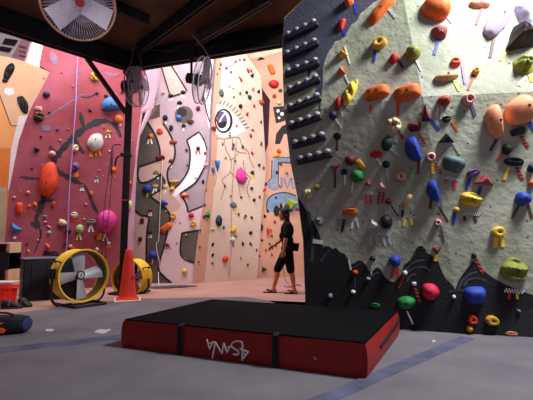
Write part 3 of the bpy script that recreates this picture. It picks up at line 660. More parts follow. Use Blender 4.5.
# ---- eight dark campus rungs
rungm = mat('rung_dark_blue', (36, 36, 48), .5, .15, 10); knobm = mat('rung_grey_knob', (150, 136, 150), .55, .15, 12)
ORD = ['highest of the eight dark rungs, on slate paint', 'second dark rung from the top, on slate paint', 'third dark rung from the top of the wall edge', 'fourth dark rung from the top of the wall edge',
       'fourth dark rung from the bottom of the row', 'third dark rung from the bottom of the row', 'second dark rung from the bottom, on plain grey green wall', 'lowest of the eight dark rungs, on plain grey green wall']
for lab, (a, b) in zip(ORD, (((286.5, 39), (318, 24)), ((285.5, 58), (318.5, 43)), ((286, 75.5), (319.5, 62.5)), ((288, 93), (320, 79)), ((288.5, 110.5), (321, 97.5)), ((289.5, 127), (321.5, 116)), ((293, 145.5), (326, 136)), ((298, 161), (332, 153)))):
    c = ((a[0] + b[0]) / 2, (a[1] + b[1]) / 2); loc, n = RW.hit(*c); p0 = RW.hit(*a)[0]; p1 = RW.hit(*b)[0]
    x = (p1 - p0).normalized(); y = n.cross(x).normalized(); q = Matrix((x, y, n)).transposed().to_quaternion()
    L = (p1 - p0).length; r = empty('campus_rung', loc, lab, 'climbing rung', 'campus rungs up the edge of the grey wall', q)
    bm = bmesh.new(); box(bm, (0, -.016, .034), (L, .078, .078), bev=.018); from_bm('rail', bm, rungm, r)
    for k in range(4):
        bm = bmesh.new(); xx = L * (-.40 + .265 * k)
        r_ = bmesh.ops.create_uvsphere(bm, u_segments=14, v_segments=9, radius=1)
        bmesh.ops.transform(bm, matrix=Matrix.Translation((xx, .030, .044)) @ Matrix.Diagonal((.044, .036, .046, 1)), verts=r_['verts'])
        from_bm('knob', bm, knobm, r)
# ---- holds on the pink wall: the ones that stand out, each with its own words
def legs(u, v, c='white', h=6, s=2.2): return [T(u - .6, v, u - s, v + h, c, 1.5), T(u + .6, v, u + s, v + h, c, 1.5)]
PH = [
 (47.5, 183, 19, 35, 'drop', 'orangered', 'big orange red teardrop volume on the pink wall', [], 176),
 (96, 140, 15, 18, 'drop', 'white', 'big white egg shaped hold with orange tape legs', [T(92, 150, 91, 157, 'orange', 4), T(96, 150, 96, 156, 'orange', 2), T(98, 149, 101, 156, 'orange', 2)], -15),
 (112, 106, 22, 19, 'half', 'steelblue', 'big blue dome volume on the pink wall beside the black pole', [], -80),
 (107, 221, 19, 23, 'ball', 'pink', 'big pink ball hold over orange and white tape legs', [T(101, 233, 97.5, 240, 'orange', 2), T(103, 233, 100, 240, 'orange', 1.6), T(105, 234, 103, 241, 'white', 1.6), T(106, 234, 107, 241, 'white', 1.6)], 0),
 (118.5, 119, 9, 9, 'ball', 'orange', 'orange ball hold tucked beneath the big blue dome', [T(121, 120, 120, 126, 'white', 1.6)], 0),
 (46, 94, 7, 6, 'ball', 'navy', 'dark navy round hold high on the pink wall', [], 0),
 (38, 116, 12, 10, 'cluster', 'brown', 'lumpy brownish pink hold near the upper edge of the pink wall', [], 10),
 (38, 108.5, 8, 5, 'block', 'rose', 'flat pale pink hold just over the lumpy brownish one', [], 0),
 (36, 149, 6, 7, 'wedge', 'navy', 'small dark wedge hold by the slanting pink wall edge', [], 30),
 (52, 153.5, 7, 6, 'ball', 'rose', 'pale pink ball hold on the painted black branch', [], 0),
 (75, 148, 7, 8, 'cluster', 'cream', 'cream and brown lump hold beside the violet rope', [], 0),
 (75, 167, 8, 11, 'cluster', 'purple', 'violet blue lumpy hold beside the violet rope', [T(76, 171, 77, 177, 'orange', 4)], 0),
 (19, 208, 7, 12, 'block', 'orangered', 'upright orange red slab hold low on the pink wall', [], 0),
 (15, 229, 12, 11, 'wedge', 'steelblue', 'steel blue wedge hold low at the pink wall edge', [], 25),
 (60.5, 222, 7, 13, 'crescent', 'cream', 'cream crescent hold next to the violet rope', [], 70),
 (79.5, 229, 8, 9, 'ball', 'palegreen', 'pale green ball hold over cream tape legs', legs(79, 234, 'cream', 6), 0),
 (91.5, 222, 9, 6, 'jug', 'grey', 'grey mushroom hold over white tape legs, above the yellow drum fan', legs(91, 225, 'white', 7), 0),
 (74, 215, 7, 6, 'jug', 'white', 'small white jug over a red tape patch', [T(74, 217, 74, 222, 'red', 4)], 0),
 (95, 76, 10, 9, 'fingers', 'gold', 'orange yellow hold high on the pink wall behind the steel brace', [], -30),
 (113, 170, 6, 6, 'ball', 'orange', 'orange hold with dangling orange tape by the dark ropes', legs(113, 173, 'orange', 6), 0),
 (108, 132, 8, 4, 'wedge', 'yellow', 'thin yellow hold over a white tape fork', legs(108, 133, 'white', 5), 25),
 (129, 183, 5, 5, 'ball', 'orange', 'small orange hold on the pale edge next to the black pole', [], 0),
 (129.5, 204, 5, 9, 'drop', 'cream', 'cream drop hold on the pale edge next to the black pole', [], 0),
]
for r in PH: add_hold(PW, *r[:7], tapes=r[7], rot=r[8])
OH = [(22.5, 104, 9, 19, 'cluster', 'black', 'black lumpy hold at the corner of the peach wall', [], 22), (8, 71, 9, 19, 'cluster', 'black', 'black looped hold high on the peach wall', [], -16), (5, 80, 6, 4, 'ball', 'navy', 'small navy hold under the black looped hold', [], 0)]
for r in OH: add_hold(OW, *r[:7], tapes=r[7], rot=r[8])
MH = [
 (147, 188.5, 9, 8, 'ball', 'blue', 'dark blue ball on the brown paint, beside a tan jug', [T(148, 192, 147, 197, 'yellow', 1.6)], 0),
 (155, 186, 6, 4, 'jug', 'tan', 'small tan jug with white tape legs beside the blue ball', legs(155, 188, 'white', 6), 0),
 (163.5, 203, 9, 7, 'wedge', 'blue', 'blue wedge hold at the tip of the tan painted point', [], 20),
 (184.5, 195, 9, 5, 'crescent', 'orangered', 'orange red crescent hold with yellow tape', [T(184.5, 198, 185, 203, 'yellow', 2)], 0),
 (173, 216, 6, 7, 'disc', 'gold', 'orange yellow disc hold above the long orange jug', [T(171, 219, 170, 224, 'yellow', 2)], 0),
 (166, 227.5, 14, 7, 'block', 'orange', 'long orange jug slanting on the brown painted edge', [], 38),
 (167, 245, 7, 4, 'wedge', 'brown', 'small brown wedge hold below the long orange jug', [], -10),
 (152.5, 255, 9, 8, 'ball', 'blue', 'dark blue ball hold low on the brown paint near the coiled rope', [T(153, 259, 152, 264, 'white', 1.4)], 0),
 (191, 215, 5.5, 5.5, 'ball', 'crimson', 'pinkish red ball hold above the yellow disc', [], 0),
 (193, 223.5, 6, 6, 'disc', 'gold', 'yellow disc hold beneath the pinkish red ball', [T(193, 226, 193, 229, 'yellow', 3)], 0),
 (184.5, 271.5, 5, 6, 'ball', 'yellow', 'yellow ball hold lowest on the lilac wall', [], 0),
 (174, 181, 10, 5, 'crescent', 'gold', 'brownish yellow crescent hold at the end of the white painted band', [], 4),
 (172, 189, 5, 5, 'ball', 'gold', 'small yellow ball hold under the brownish yellow crescent', [T(172, 191, 171, 195, 'yellow', 1.4)], 0),
 (171, 161, 5, 4, 'jug', 'brown', 'small brown jug over a cream tape stub', [T(171, 163, 171, 168, 'cream', 2)], 0),
 (160, 157.5, 10, 6, 'cluster', 'darkred', 'dark red cluster hold at the tip of the tan tongue', [], 0),
 (156, 172.5, 6, 4, 'jug', 'olive', 'olive jug with white tape legs on the tan painted tongue', legs(156, 174, 'white', 5), 0),
 (159.5, 131.5, 6, 6, 'jug', 'orangered', 'orange red hold on the tan band beside the brown recess', [], 0),
 (150.5, 136, 5, 5, 'ball', 'orange', 'orange hold with white tape legs inside the brown recess', legs(150, 138, 'white', 6), 0),
 (173, 142, 8, 4, 'block', 'rust', 'rust red bar hold on the black painted curve', [], 0),
 (165, 186.5, 5, 5, 'jug', 'cream', 'small cream hold over cream tape under the tan point', [T(165, 188, 165, 193, 'cream', 2.4)], 0),
 (178.5, 117.5, 6, 6, 'ball', 'steelblue', 'small blue ball on the painted dark sphere', [], 0),
 (165, 117.5, 5, 6, 'ball', 'black', 'black ball hold between the two painted curves, with a white tape', [T(165, 120, 166, 124, 'white', 1.4)], 0),
 (171, 127, 4, 6, 'drop', 'black', 'small black drop hold below the painted sphere', [], 0),
 (198, 148, 4, 4, 'ball', 'darkred', 'dark red hold with red tape legs on the white painted band', legs(198, 149.5, 'red', 5), 0),
 (183, 92, 5, 4, 'ball', 'black', 'black hold at the low corner of the tan painted panel', legs(183, 94, 'white', 4, 1.6), 0),
 (170.5, 95.5, 5, 4, 'ball', 'black', 'black hold at the pointed low end of the tan painted panel', legs(171, 97, 'white', 4, 1.6), 0),
 (179.5, 102.5, 5, 4, 'ball', 'black', 'black hold with white tape legs right over the painted sphere', legs(179.5, 104, 'white', 5, 1.6), 0),
 (190.5, 121.5, 7, 5, 'cluster', 'brown', 'dark brown hold at the lower rim of the painted sphere', [], 0),
 (183.5, 125.5, 4, 4, 'ball', 'black', 'small black hold with white tape under the painted sphere', [T(183.5, 127, 183.5, 131, 'white', 2)], 0),
 (198, 108, 4, 5, 'ball', 'darkred', 'dark red hold beside the painted sphere, under the caged fan', [], 0),
 (150, 210, 4, 4, 'ball', 'darkred', 'dark hold with white tape legs high on the brown band', legs(150, 212, 'white', 4, 1.4), 0),
 (150, 232.5, 4, 4, 'ball', 'black', 'dark hold with white tape legs midway down the brown band', legs(150, 234, 'white', 4, 1.4), 0),
 (142, 219.5, 4, 4, 'ball', 'darkred', 'dark red hold on the tan paint above the orange cone', legs(142, 221, 'darkred' if 'darkred' in TAPE else 'maroon', 3, 1.4), 0),
 (140, 239, 4, 5, 'ball', 'black', 'black hold on the tan paint above the second drum fan', [], 0),
]
for r in MH: add_hold(MW, *r[:7], tapes=r[7], rot=r[8])
KH = [
 (222, 92.5, 5, 8, 'cluster', 'teal', 'grey blue lump hold high on the tan corner strip', [], 0),
 (218, 164, 6, 13, 'wedge', 'steelblue', 'blue spike hold pointing down on the cream wall', [], 180),
 (213.5, 170, 4, 9, 'wedge', 'steelblue', 'smaller blue spike hold on the tan corner strip', [], 180),
 (242.5, 178, 9, 16, 'drop', 'pink', 'bright pink egg hold in the middle of the cream wall', [], 200),
 (234, 205, 7, 6, 'cluster', 'teal', 'dark teal lump hold over a yellow tape', [T(236, 208, 236, 214, 'yellow', 2.4)], 0),
 (208, 215, 6, 8, 'wedge', 'green', 'green wedge hold on the tan corner strip', [], -20),
 (219.5, 222, 6, 11, 'drop', 'navy', 'dark blue and grey drop hold near the tan corner strip', [], 180),
 (233, 229, 6, 10, 'crescent', 'yellow', 'yellow crescent hold like a banana', [], 60),
 (226, 259, 5.5, 6.5, 'ball', 'orangered', 'orange red ball low on the cream wall', [T(227, 263, 228, 270, 'cream', .8)], 0),
 (214.5, 128, 6, 7, 'wedge', 'orangered', 'orange red wedge hold at the inner corner of the painted eye', [], 90),
 (262, 102, 5, 5, 'ball', 'orangered', 'orange red round hold high on the cream wall', [], 0),
 (272, 137.5, 6, 5, 'drop', 'rust', 'rust red oval hold beside the black painted shapes', [], 60),
 (233, 239.5, 5, 5, 'ball', 'white', 'small white hold under the banana shaped crescent', [T(233, 242, 233, 247, 'blue', 1.2)], 0),
]
for r in KH: add_hold(CW, *r[:7], tapes=r[7], rot=r[8])
NH = [
 (274, 83.5, 10, 8, 'ball', 'red', 'big red ball hold on the tan triangle under the mezzanine', [], 0),
 (271.5, 69, 6, 11, 'block', 'orange', 'orange block hold above the big red ball', [], 20),
 (261, 58.5, 9, 3.5, 'wedge', 'darkgreen', 'dark green long hold highest on the tan triangle', [], 15),
 (278, 155.5, 7, 6, 'cluster', 'gold', 'yellow lump hold at the top of the blue grey painted letters', [], 0),
 (269, 231, 6, 9, 'wedge', 'orangered', 'orange red wedge hold in front of the walking person\'s chest', [], 160),
 (264, 269.5, 6, 5, 'wedge', 'darkgreen', 'dark green hold low by the walking person\'s knee', [], 30),
 (260, 227, 7, 8, 'cluster', 'navy', 'navy lump hold on the tan wall behind the walking person', [], 0),
 (292, 204, 13, 14, 'wedge', 'lime', 'lime green diamond volume behind the walking person\'s head', [], 40),
 (289, 208, 8, 9, 'block', 'darkgreen', 'dark green block hold on the lime green diamond', [], 10),
 (297.5, 209, 3.5, 3.5, 'ball', 'red', 'tiny red hold between the lime diamond and the dark arete', [], 0),
 (279, 102.5, 5, 4, 'ball', 'cream', 'cream hold over the black painted shapes', [], 0),
 (279, 151, 4, 5, 'ball', 'orangered', 'small orange red hold above the yellow lump', [], 0),
]
for r in NH: add_hold(TW, *r[:7], tapes=r[7], rot=r[8])
# ---- the many little ones, too alike to tell apart: one label for each colour and zone
def zone(v): return 'high' if v < 110 else ('midway up' if v < 200 else 'low')
CN = {'darkred': 'dark red', 'palegreen': 'pale green', 'orangered': 'orange red', 'duskyred': 'dusky red', 'darkgreen': 'dark green', 'steelblue': 'blue'}
def smalls(surf, where, rows):
    for r in rows:
        u, v, w, h, c = r[:5]; tp_ = []
        w *= .82; h *= .86; taped = len(r) > 5
        if taped: tp_ = legs(u, v + h * .4, r[5], 3.6, 1.5)
        lab = 'tiny %s hold%s %s on the %s' % (CN.get(c, c), ' with %s tape legs' % r[5] if taped else '', zone(v), where)
        add_hold(surf, u, v, w, h, random.Random(u * 7 + v).choice(['ball', 'jug', 'drop', 'wedge', 'cluster']), c, lab, tp_, random.Random(v).uniform(-40, 40), group='tiny %s holds %s on the %s' % (CN.get(c, c), zone(v), where) + (' with tape' if taped else ''))
smalls(PW, 'pink wall', [
 (49, 112, 3, 2.5, 'brown'), (57.5, 129, 4, 4, 'purple'), (90, 110, 4, 4, 'navy'), (97, 93, 4, 3, 'navy'), (106, 96, 5, 4, 'navy'), (72.5, 86, 2.5, 3, 'orange'), (41, 136, 3, 3, 'brown'), (68, 129, 3, 2, 'rose'),
 (96.5, 177.5, 4, 4, 'grey', 'white'), (82, 186, 4, 4, 'grey', 'white'), (91.5, 193, 4, 6, 'orange'), (29, 206, 4, 5, 'orange'), (35, 204.5, 5, 6, 'orange'), (53.5, 204, 4, 7, 'orangered'), (14, 238, 5, 3, 'white'),
 (45, 216.5, 5, 4, 'grey'), (45, 222, 6, 3, 'rose'), (49, 226.5, 6, 2, 'rose'), (49, 232.5, 5, 4, 'palegreen'), (68, 231, 8, 6, 'navy'), (65, 243.5, 4, 4, 'navy'), (47.5, 246, 4, 7, 'orange'), (28, 251, 4, 4, 'tan'), (108.5, 243, 4, 4, 'white', 'orange'),
 (97, 249, 4, 4, 'white'), (129.5, 136, 4, 4, 'grey', 'white'), (131, 155, 3, 3, 'purple'), (125, 226, 4, 4, 'rose'), (109.5, 151, 3, 2, 'white'), (99, 170, 3, 2, 'rose'), (28, 192, 5, 4, 'rose'), (14, 197, 4, 3, 'rose'), (86, 204, 3, 2, 'white'), (32, 168, 2.5, 2.5, 'darkred'),
 (70, 246, 5, 4, 'rose'), (73, 249, 5, 4, 'orange'), (60, 140, 2.5, 2.5, 'rose'), (44, 78, 3, 3, 'rose'), (62, 72, 2.5, 2.5, 'rose'), (122, 92, 3, 3, 'darkred'), (27, 244, 3, 3, 'darkred'), (38, 240, 3, 3, 'palegreen'), (95, 236, 3, 3, 'darkred'), (104, 127, 3, 3, 'orange'), (84, 219, 3, 2, 'rose')])
smalls(MW, 'lilac wall', [
 (186.5, 150, 3.5, 5, 'darkred'), (205, 153, 4, 4, 'crimson'), (206, 165, 4, 5, 'rose'), (203, 181, 3, 5, 'black'), (203, 138.5, 3, 2.5, 'darkgreen'), (188, 164.5, 4, 4, 'grey'), (163, 93, 5, 4, 'tan'), (152, 103.5, 5, 3, 'rust', 'white'),
 (166, 211, 2, 2, 'tan'), (186, 235, 3, 2.5, 'gold'), (185, 259, 2.5, 2.5, 'olive'), (148, 262, 2.5, 2.5, 'darkred'), (196, 178, 2.5, 2.5, 'rose'), (177, 243, 2, 2, 'grey'), (171, 248, 2, 2, 'tan'), (180, 222, 2, 2, 'rose'), (158, 238, 2, 2, 'grey')])
smalls(CW, 'cream wall', [
 (220, 69, 2, 3, 'black'), (221, 64, 2, 4, 'red'), (217.5, 74, 2, 3, 'red'), (226.5, 68, 2.4, 2.4, 'black'), (231, 72, 2, 4, 'purple'), (236, 61, 2, 3, 'brown'), (240, 59.5, 3, 2, 'orange'), (244.5, 59.5, 3, 3, 'rust'), (241, 79.5, 2.6, 8, 'red'),
 (248.5, 70.5, 2.6, 6, 'red'), (251.5, 70.5, 2.4, 4, 'red'), (252.5, 75.5, 4, 6, 'navy'), (229.5, 86.5, 2.4, 5, 'rose'), (234, 97, 2, 4, 'navy'), (233.5, 88, 2.4, 2.4, 'palegreen'), (247, 92, 3, 4, 'black'), (250, 97, 4, 5, 'darkgreen'), (253.5, 89, 2.6, 5, 'orange'), (259, 91.5, 3.6, 5, 'black'),
 (240.5, 93.5, 2.4, 4, 'red'), (241, 106, 4, 5, 'black'), (250.5, 97.5, 3.5, 5, 'darkgreen'), (254.5, 105.5, 2.6, 4, 'red'), (247.5, 114, 3, 6, 'red'), (261.5, 122, 2, 4, 'black'), (253, 130, 4, 2.4, 'olive'), (251, 135.5, 2.6, 5, 'red'), (237, 126, 2.6, 3, 'red'),
 (271, 126.5, 3, 4, 'black'), (261.5, 144, 2.4, 6, 'brown'), (252.5, 153, 2.6, 5, 'red'), (269.5, 154.5, 3, 4, 'purple'), (243, 147, 3, 5, 'brown'), (233, 148, 2.6, 6, 'purple'), (223, 144, 2, 5, 'red'), (230, 135.5, 2, 3, 'brown'), (241, 168.5, 2.6, 2.6, 'black'), (253, 172.5, 5, 5, 'brown', 'yellow'),
 (259.5, 165, 2.6, 4, 'black'), (264, 168, 2.6, 4, 'darkred'), (252, 188, 3.5, 4, 'brown'), (254.5, 200, 3, 4, 'black'), (241.5, 197, 2.6, 3, 'black'), (246, 216, 2.6, 4, 'brown'), (252, 217.5, 2.6, 4, 'brown'), (260, 197, 2.6, 4, 'red'), (265, 189.5, 2.6, 5, 'red'), (213, 229, 5, 3, 'cream'),
 (224, 227.5, 3, 4, 'green'), (213, 244.5, 2.4, 5, 'black'), (213, 255, 2.4, 5, 'black'), (213, 263.5, 2.4, 4, 'black'), (245, 217.5, 2.4, 3, 'red'), (251, 232.5, 4, 4, 'black'), (251, 244, 2.4, 5, 'black'), (243, 243.5, 2.4, 5, 'black'), (257, 250, 2.4, 4, 'red'), (248, 264.5, 2.6, 3, 'red'), (241, 258, 2, 2, 'brown'),
 (205, 205, 3, 3, 'darkred'), (206, 190, 3, 5, 'orange'), (204, 217, 2.4, 4, 'darkred'), (200, 247, 2.4, 3, 'darkred'), (199, 262, 2.4, 3, 'rust'), (217, 120, 2.4, 3, 'rust'), (225, 186, 2, 3, 'brown'), (231, 196, 2, 3, 'brown'), (236, 236, 4, 3, 'grey'), (239, 214, 2.4, 4, 'rust'), (226, 158, 2, 3, 'rust'), (247, 178, 2, 3, 'rust')])
smalls(TW, 'tan wall', [
 (280.5, 90.5, 5, 4, 'brown'), (274.5, 96, 5, 5, 'red'), (276, 245, 3, 4, 'red'), (272, 254.5, 3, 4, 'red'), (259.5, 256, 3, 3, 'red'), (270, 244, 3, 4, 'darkred'), (268, 211, 3, 4, 'darkred'), (276, 197.5, 3.5, 3, 'black'), (277, 172, 3, 4, 'black'), (281, 164, 5, 4, 'rust'), (266, 184, 3, 4, 'darkred'),
 (275, 222, 3, 4, 'red'), (272, 236, 3, 3, 'red'), (262, 240, 2.4, 3, 'black'), (265, 216, 3, 4, 'black'), (284, 73, 3, 3, 'rust'), (266, 250, 2.4, 3, 'rust'), (287, 173, 2.6, 3, 'rust')])
# ================================================================== THINGS ON THE FLOOR AND OVERHEAD
# ---- pole and brace
pm = mat('pole_black', (22, 20, 24), .5, .15, 8)
bm = bmesh.new(); box(bm, (0, 0, 2.13), (.125, .125, 4.26), bev=.008); box(bm, (0, 0, .01), (.2, .2, .02)); box(bm, (0, 0, 4.25), (.26, .26, .02))
pole = empty('steel_pole', (K.x, K.y, 0), 'black square steel pole holding up the mezzanine corner behind the orange cone', 'pole', rot=Quaternion((0, 0, 1), .3))
from_bm('post', bm, pm, pole)
bm = bmesh.new(); box(bm, (0, 0, 1.78), (.132, .132, .022)); from_bm('tape_band', bm, mat('tape_red', TAPE['red']), pole)
bm = bmesh.new(); box(bm, (-.02, -.07, 2.62), (.2, .04, .07), bev=.01); tube(bm, smoothpath([(-.1, -.08, 2.6), (-.17, -.1, 2.55), (-.2, -.09, 2.4)]), .016); from_bm('clamp', bm, stl, pole)
bm = bmesh.new(); a = Vector((-3.22, 6.84, 4.3)); b = Vector((K.x - .03, K.y - .06, 3.42)); t = b - a
box(bm, (0, 0, 0), (.07, .07, t.length), bev=.006); br = from_bm('steel_brace', bm, mat('brace_dark_red', (44, 26, 30), .5, .15, 8)); br.location = (a + b) / 2; br.rotation_mode = 'QUATERNION'; br.rotation_quaternion = t.to_track_quat('Z', 'Y')
tag(br, 'thin dark steel brace slanting from the mezzanine edge down to the pole', 'brace')
# ---- fans
def ring_tube(bm, R, r, z, seg=48, M=None):
    lathe(bm, [(R + r * math.cos(2 * PI * k / 10), z + r * math.sin(2 * PI * k / 10)) for k in range(10)], seg, True, M)
def orient(axis, upv=(0, 0, 1)):
    z = Vector(axis).normalized(); y = Vector(upv); y = (y - z * y.dot(z)).normalized(); x = y.cross(z)
    return Matrix((x, y, z)).transposed().to_quaternion()
def blade_bm(r0, r1, w0, w1, pitch, th, ang):
    bm = bmesh.new(); N = 7; rows = []
    for i in range(N):
        t = i / (N - 1); r = r0 + (r1 - r0) * t; w = w0 + (w1 - w0) * t; p = pitch * (1 - .35 * t); row = []
        for s in (-.5, -.25, 0, .25, .5):
            x = s * w * math.cos(p); z = s * w * math.sin(p) + .02 * (1 - 4 * s * s) * w / .2
            row.append(Vector((x, r, z)))
        rows.append(row)
    R = Matrix.Rotation(ang, 4, 'Z')
    fr = [[bm.verts.new(R @ p) for p in row] for row in rows]; bk = [[bm.verts.new(R @ (p - Vector((0, 0, th)))) for p in row] for row in rows]
    for i in range(N - 1):
        for j in range(4):
            bm.faces.new((fr[i][j], fr[i][j + 1], fr[i + 1][j + 1], fr[i + 1][j])); bm.faces.new((bk[i][j], bk[i + 1][j], bk[i + 1][j + 1], bk[i][j + 1]))
        for j in (0, 4): bm.faces.new((fr[i][j], fr[i + 1][j], bk[i + 1][j], bk[i][j]))
    for i in (0, N - 1):
        for j in range(4): bm.faces.new((fr[i][j], fr[i][j + 1], bk[i][j + 1], bk[i][j]))
    return bm
yel = mat('drum_yellow', (226, 178, 40), .45, .06, 5); yel_shade = mat('drum_yellow_shaded', (104, 80, 40), .6, .1, 5); alu = mat('blade_aluminium', (176, 170, 176), .4, .08, 6, .35); blkm = mat('matt_black_metal', (22, 22, 24), .5, .1, 8)
def drum_fan(cen, axis, R, depth, label, spin, stand=True, logo=True):
    q = orient(axis); r = empty('drum_fan', (cen.x, cen.y, 0), label, 'fan', 'yellow drum fans')
    sh = Matrix.Translation((0, 0, cen.z)) @ q.to_matrix().to_4x4()
    def put(name, bm, m, par=r):
        bmesh.ops.transform(bm, matrix=sh, verts=bm.verts); return from_bm(name, bm, m, par)
    bm = bmesh.new(); lathe(bm, [(R - .012, 0), (R - .004, .012), (R + .012, .012), (R + .016, 0), (R + .006, -.012), (R, -.03), (R, -depth + .03), (R + .012, -depth), (R - .012, -depth), (R - .014, -depth + .03), (R - .014, -.03)], 56, True); d = put('drum', bm, yel)
    bm = bmesh.new(); lathe(bm, [(R - .0165, -.035), (R - .0165, -depth + .035), (R - .021, -depth + .035), (R - .021, -.035)], 56, True); put('drum_inner_shade', bm, yel_shade)  # added inner skin, darker yellow for the shade inside the drum
    bm = bmesh.new()
    for k in range(30):
        a = 2 * PI * k / 30; tube(bm, [(.05 * math.cos(a), .05 * math.sin(a), -depth + .01), ((R - .012) * math.cos(a), (R - .012) * math.sin(a), -depth + .01)], .0022, 5)
    for rr in (.3, .55, .8): ring_tube(bm, R * rr, .0025, -depth + .01, 36)
    put('rear_grille', bm, blkm)
    bm = bmesh.new(); box(bm, (0, 0, -depth + .03), (.05, 2 * R - .03, .02)); box(bm, (0, 0, -depth + .03), (2 * R - .03, .05, .02)); put('motor_bracket', bm, blkm)
    bm = bmesh.new(); lathe(bm, [(.09, -depth + .02), (.1, -depth + .05), (.1, -depth * .62), (.06, -depth * .58)], 24); put('motor', bm, blkm)
    for k in range(4): 
        bb = blade_bm(.06, R * .93, .15 * R / .44, .24 * R / .44, .45, .004, spin + k * PI / 2); bmesh.ops.translate(bb, vec=(0, 0, -depth * .5), verts=bb.verts); put('blade', bb, alu)
    bm = bmesh.new(); lathe(bm, [(.075, -depth * .6), (.078, -depth * .42), (.06, -depth * .38)], 24); hub = put('hub', bm, blkm)
    if logo:
        bm = bmesh.new(); lathe(bm, [(.052, -depth * .38), (.052, -depth * .36), (.046, -depth * .355)], 24); put('hub_cap', bm, mat('hub_silver', (206, 206, 210), .3, .05, 5, .5), hub)
        bm = bmesh.new(); tube(bm, [(-.018, -.022, -depth * .35), (.008, .004, -depth * .35), (-.006, .004, -depth * .35), (.02, .026, -depth * .35)], .006, 6); put('lightning_emblem', bm, blkm, hub)
    # stand: bent tube feet, side brackets and handle
    ax = Vector((axis[0], axis[1], 0)).normalized(); sd = Vector((-ax.y, ax.x, 0)); f = .022
    bm = bmesh.new(); W = R * .98
    for s in (-1, 1):
        base = [sd * s * W * .72 + ax * .2, sd * s * W * .78 - ax * (depth + .12)]
        tube(bm, smoothpath([sd * s * (R + .03) + Vector((0, 0, cen.z)) - ax * depth / 2, sd * s * (R + .035) + Vector((0, 0, cen.z * .5)) - ax * depth / 2, sd * s * (R + .01) + Vector((0, 0, .1)) - ax * depth / 2, sd * s * (R * .8) + Vector((0, 0, f)) - ax * depth / 2, Vector((0, 0, f)) - ax * depth / 2 + sd * s * R * .3]), .02, 8)
        tube(bm, [sd * s * R * .62 + ax * .24 + Vector((0, 0, f)), sd * s * R * .62 - ax * (depth + .14) + Vector((0, 0, f))], .02, 8)
    tube(bm, [sd * -R * .62 + ax * .24 + Vector((0, 0, f)), sd * R * .62 + ax * .24 + Vector((0, 0, f))], .02, 8)
    from_bm('stand', bm, blkm, r)
    for s, nm in ((-1, 'side_handle'), (1, 'side_handle')):
        bm = bmesh.new(); c0 = sd * s * (R + .004) * math.cos(.55) + Vector((0, 0, cen.z + R * math.sin(.55)))
        o = (sd * s * math.cos(.55) + Vector((0, 0, math.sin(.55)))) * .05
        tube(bm, smoothpath([c0 - ax * .06, c0 - ax * .07 + o, c0 - ax * (depth - .07) + o, c0 - ax * (depth - .06)]), .012, 8); from_bm(nm, bm, blkm, r)
    bm = bmesh.new(); c0 = -sd * (R + .03) + Vector((0, 0, cen.z + .05)); box(bm, c0 - ax * depth / 2, (.07, .1, .16), bev=.012); from_bm('switch_box', bm, blkm, r)
    return r
fc = at(84.5, 275.6, 6.62)
drum_fan(fc, (.80, -.60, 0), .415, .29, 'yellow drum fan with four grey blades standing before the black crate', .12)
fc2 = at(127, 278.6, 7.98)
drum_fan(fc2, (-.34, -.94, 0), .365, .30, 'yellow drum fan partly hidden behind the orange cone and pole', .4, logo=False)
cage = mat('fan_cage_steel', (200, 190, 206), .45, .1, 8, .2); rimm = mat('fan_rim_copper', (196, 150, 132), .4, .1, 8, .2); bladep = mat('fan_blade_pale', (236, 228, 240), .5, .04, 6, .0); rimg = mat('fan_rim_grey', (150, 140, 152), .4, .1, 8, .4)
bladeg = mat('fan_blade_grey', (128, 118, 132), .5, .06, 6)
def cage_fan(c, axis, R, label, spin, nb, rim, hang, spokes=40, depth=.17, hubm=None, ms=1.0):
    q = orient(axis); r = empty('cage_fan', c, label, 'fan', 'caged fans hung from the mezzanine', q)
    for z in (0, -depth * .5): 
        bm = bmesh.new(); ring_tube(bm, R, .011, z, 56); from_bm('rim', bm, rim, r)
    bm = bmesh.new()
    for k in range(spokes):
        a = 2 * PI * k / spokes; ca, sa = math.cos(a), math.sin(a)
        tube(bm, [(.05 * ca, .05 * sa, depth * .35), (R * .6 * ca, R * .6 * sa, depth * .33), (R * .9 * ca, R * .9 * sa, depth * .2), (R * ca, R * sa, 0)], .0022, 4)
    for k in (.25, .5): ring_tube(bm, R * k, .002, depth * .335, 36)
    from_bm('front_cage', bm, cage, r)
    bm = bmesh.new()
    for k in range(spokes):
        a = 2 * PI * k / spokes; ca, sa = math.cos(a), math.sin(a)
        tube(bm, [(.08 * ca, .08 * sa, -depth * .85), (R * .8 * ca, R * .8 * sa, -depth * .8), (R * ca, R * sa, -depth * .5)], .003 if nb == 3 else .0018, 4)
    from_bm('rear_cage', bm, cage, r)
    for k in range(nb): from_bm('blade', blade_bm(.05, R * .9, R * .52, R * .66, .32, .003, spin + 2 * PI * k / nb), bladep if nb == 3 else bladeg, r)
    bm = bmesh.new(); lathe(bm, [(.06, -.05), (.065, .03), (.045, .055)], 20); from_bm('hub', bm, hubm or mat('hub_red', (170, 44, 50), .5, .1, 5), r)
    bm = bmesh.new(); lathe(bm, [(.05 * ms, -depth - .16), (.085 * ms, -depth - .14), (.09 * ms, -depth * .5), (.05, -depth * .3)], 20); from_bm('motor', bm, blkm, r)
    inv = (Matrix.Translation(c) @ q.to_matrix().to_4x4()).inverted()
    bm = bmesh.new(); tube(bm, [inv @ Vector(p) for p in hang], .022, 8); from_bm('hanging_bar', bm, stl, r)
    return r
c1 = at(79, 3, 4.35); ax1 = (Vector((0, 0, CAMH)) - c1).normalized() + Vector((.12, 0, .08))
back1 = c1 - ax1.normalized() * .2
cage_fan(c1, ax1, .40, 'big round caged fan with pale blades facing out under the dark boards', 2.36, 3, rimm, [back1, back1 + Vector((0, .05, .35)), (back1.x, back1.y + .05, 4.6)], 72)
c2 = at(139, 87, 7.15); ax2 = Vector((.97, -.2, -.1)); bk2 = c2 - ax2.normalized() * .22
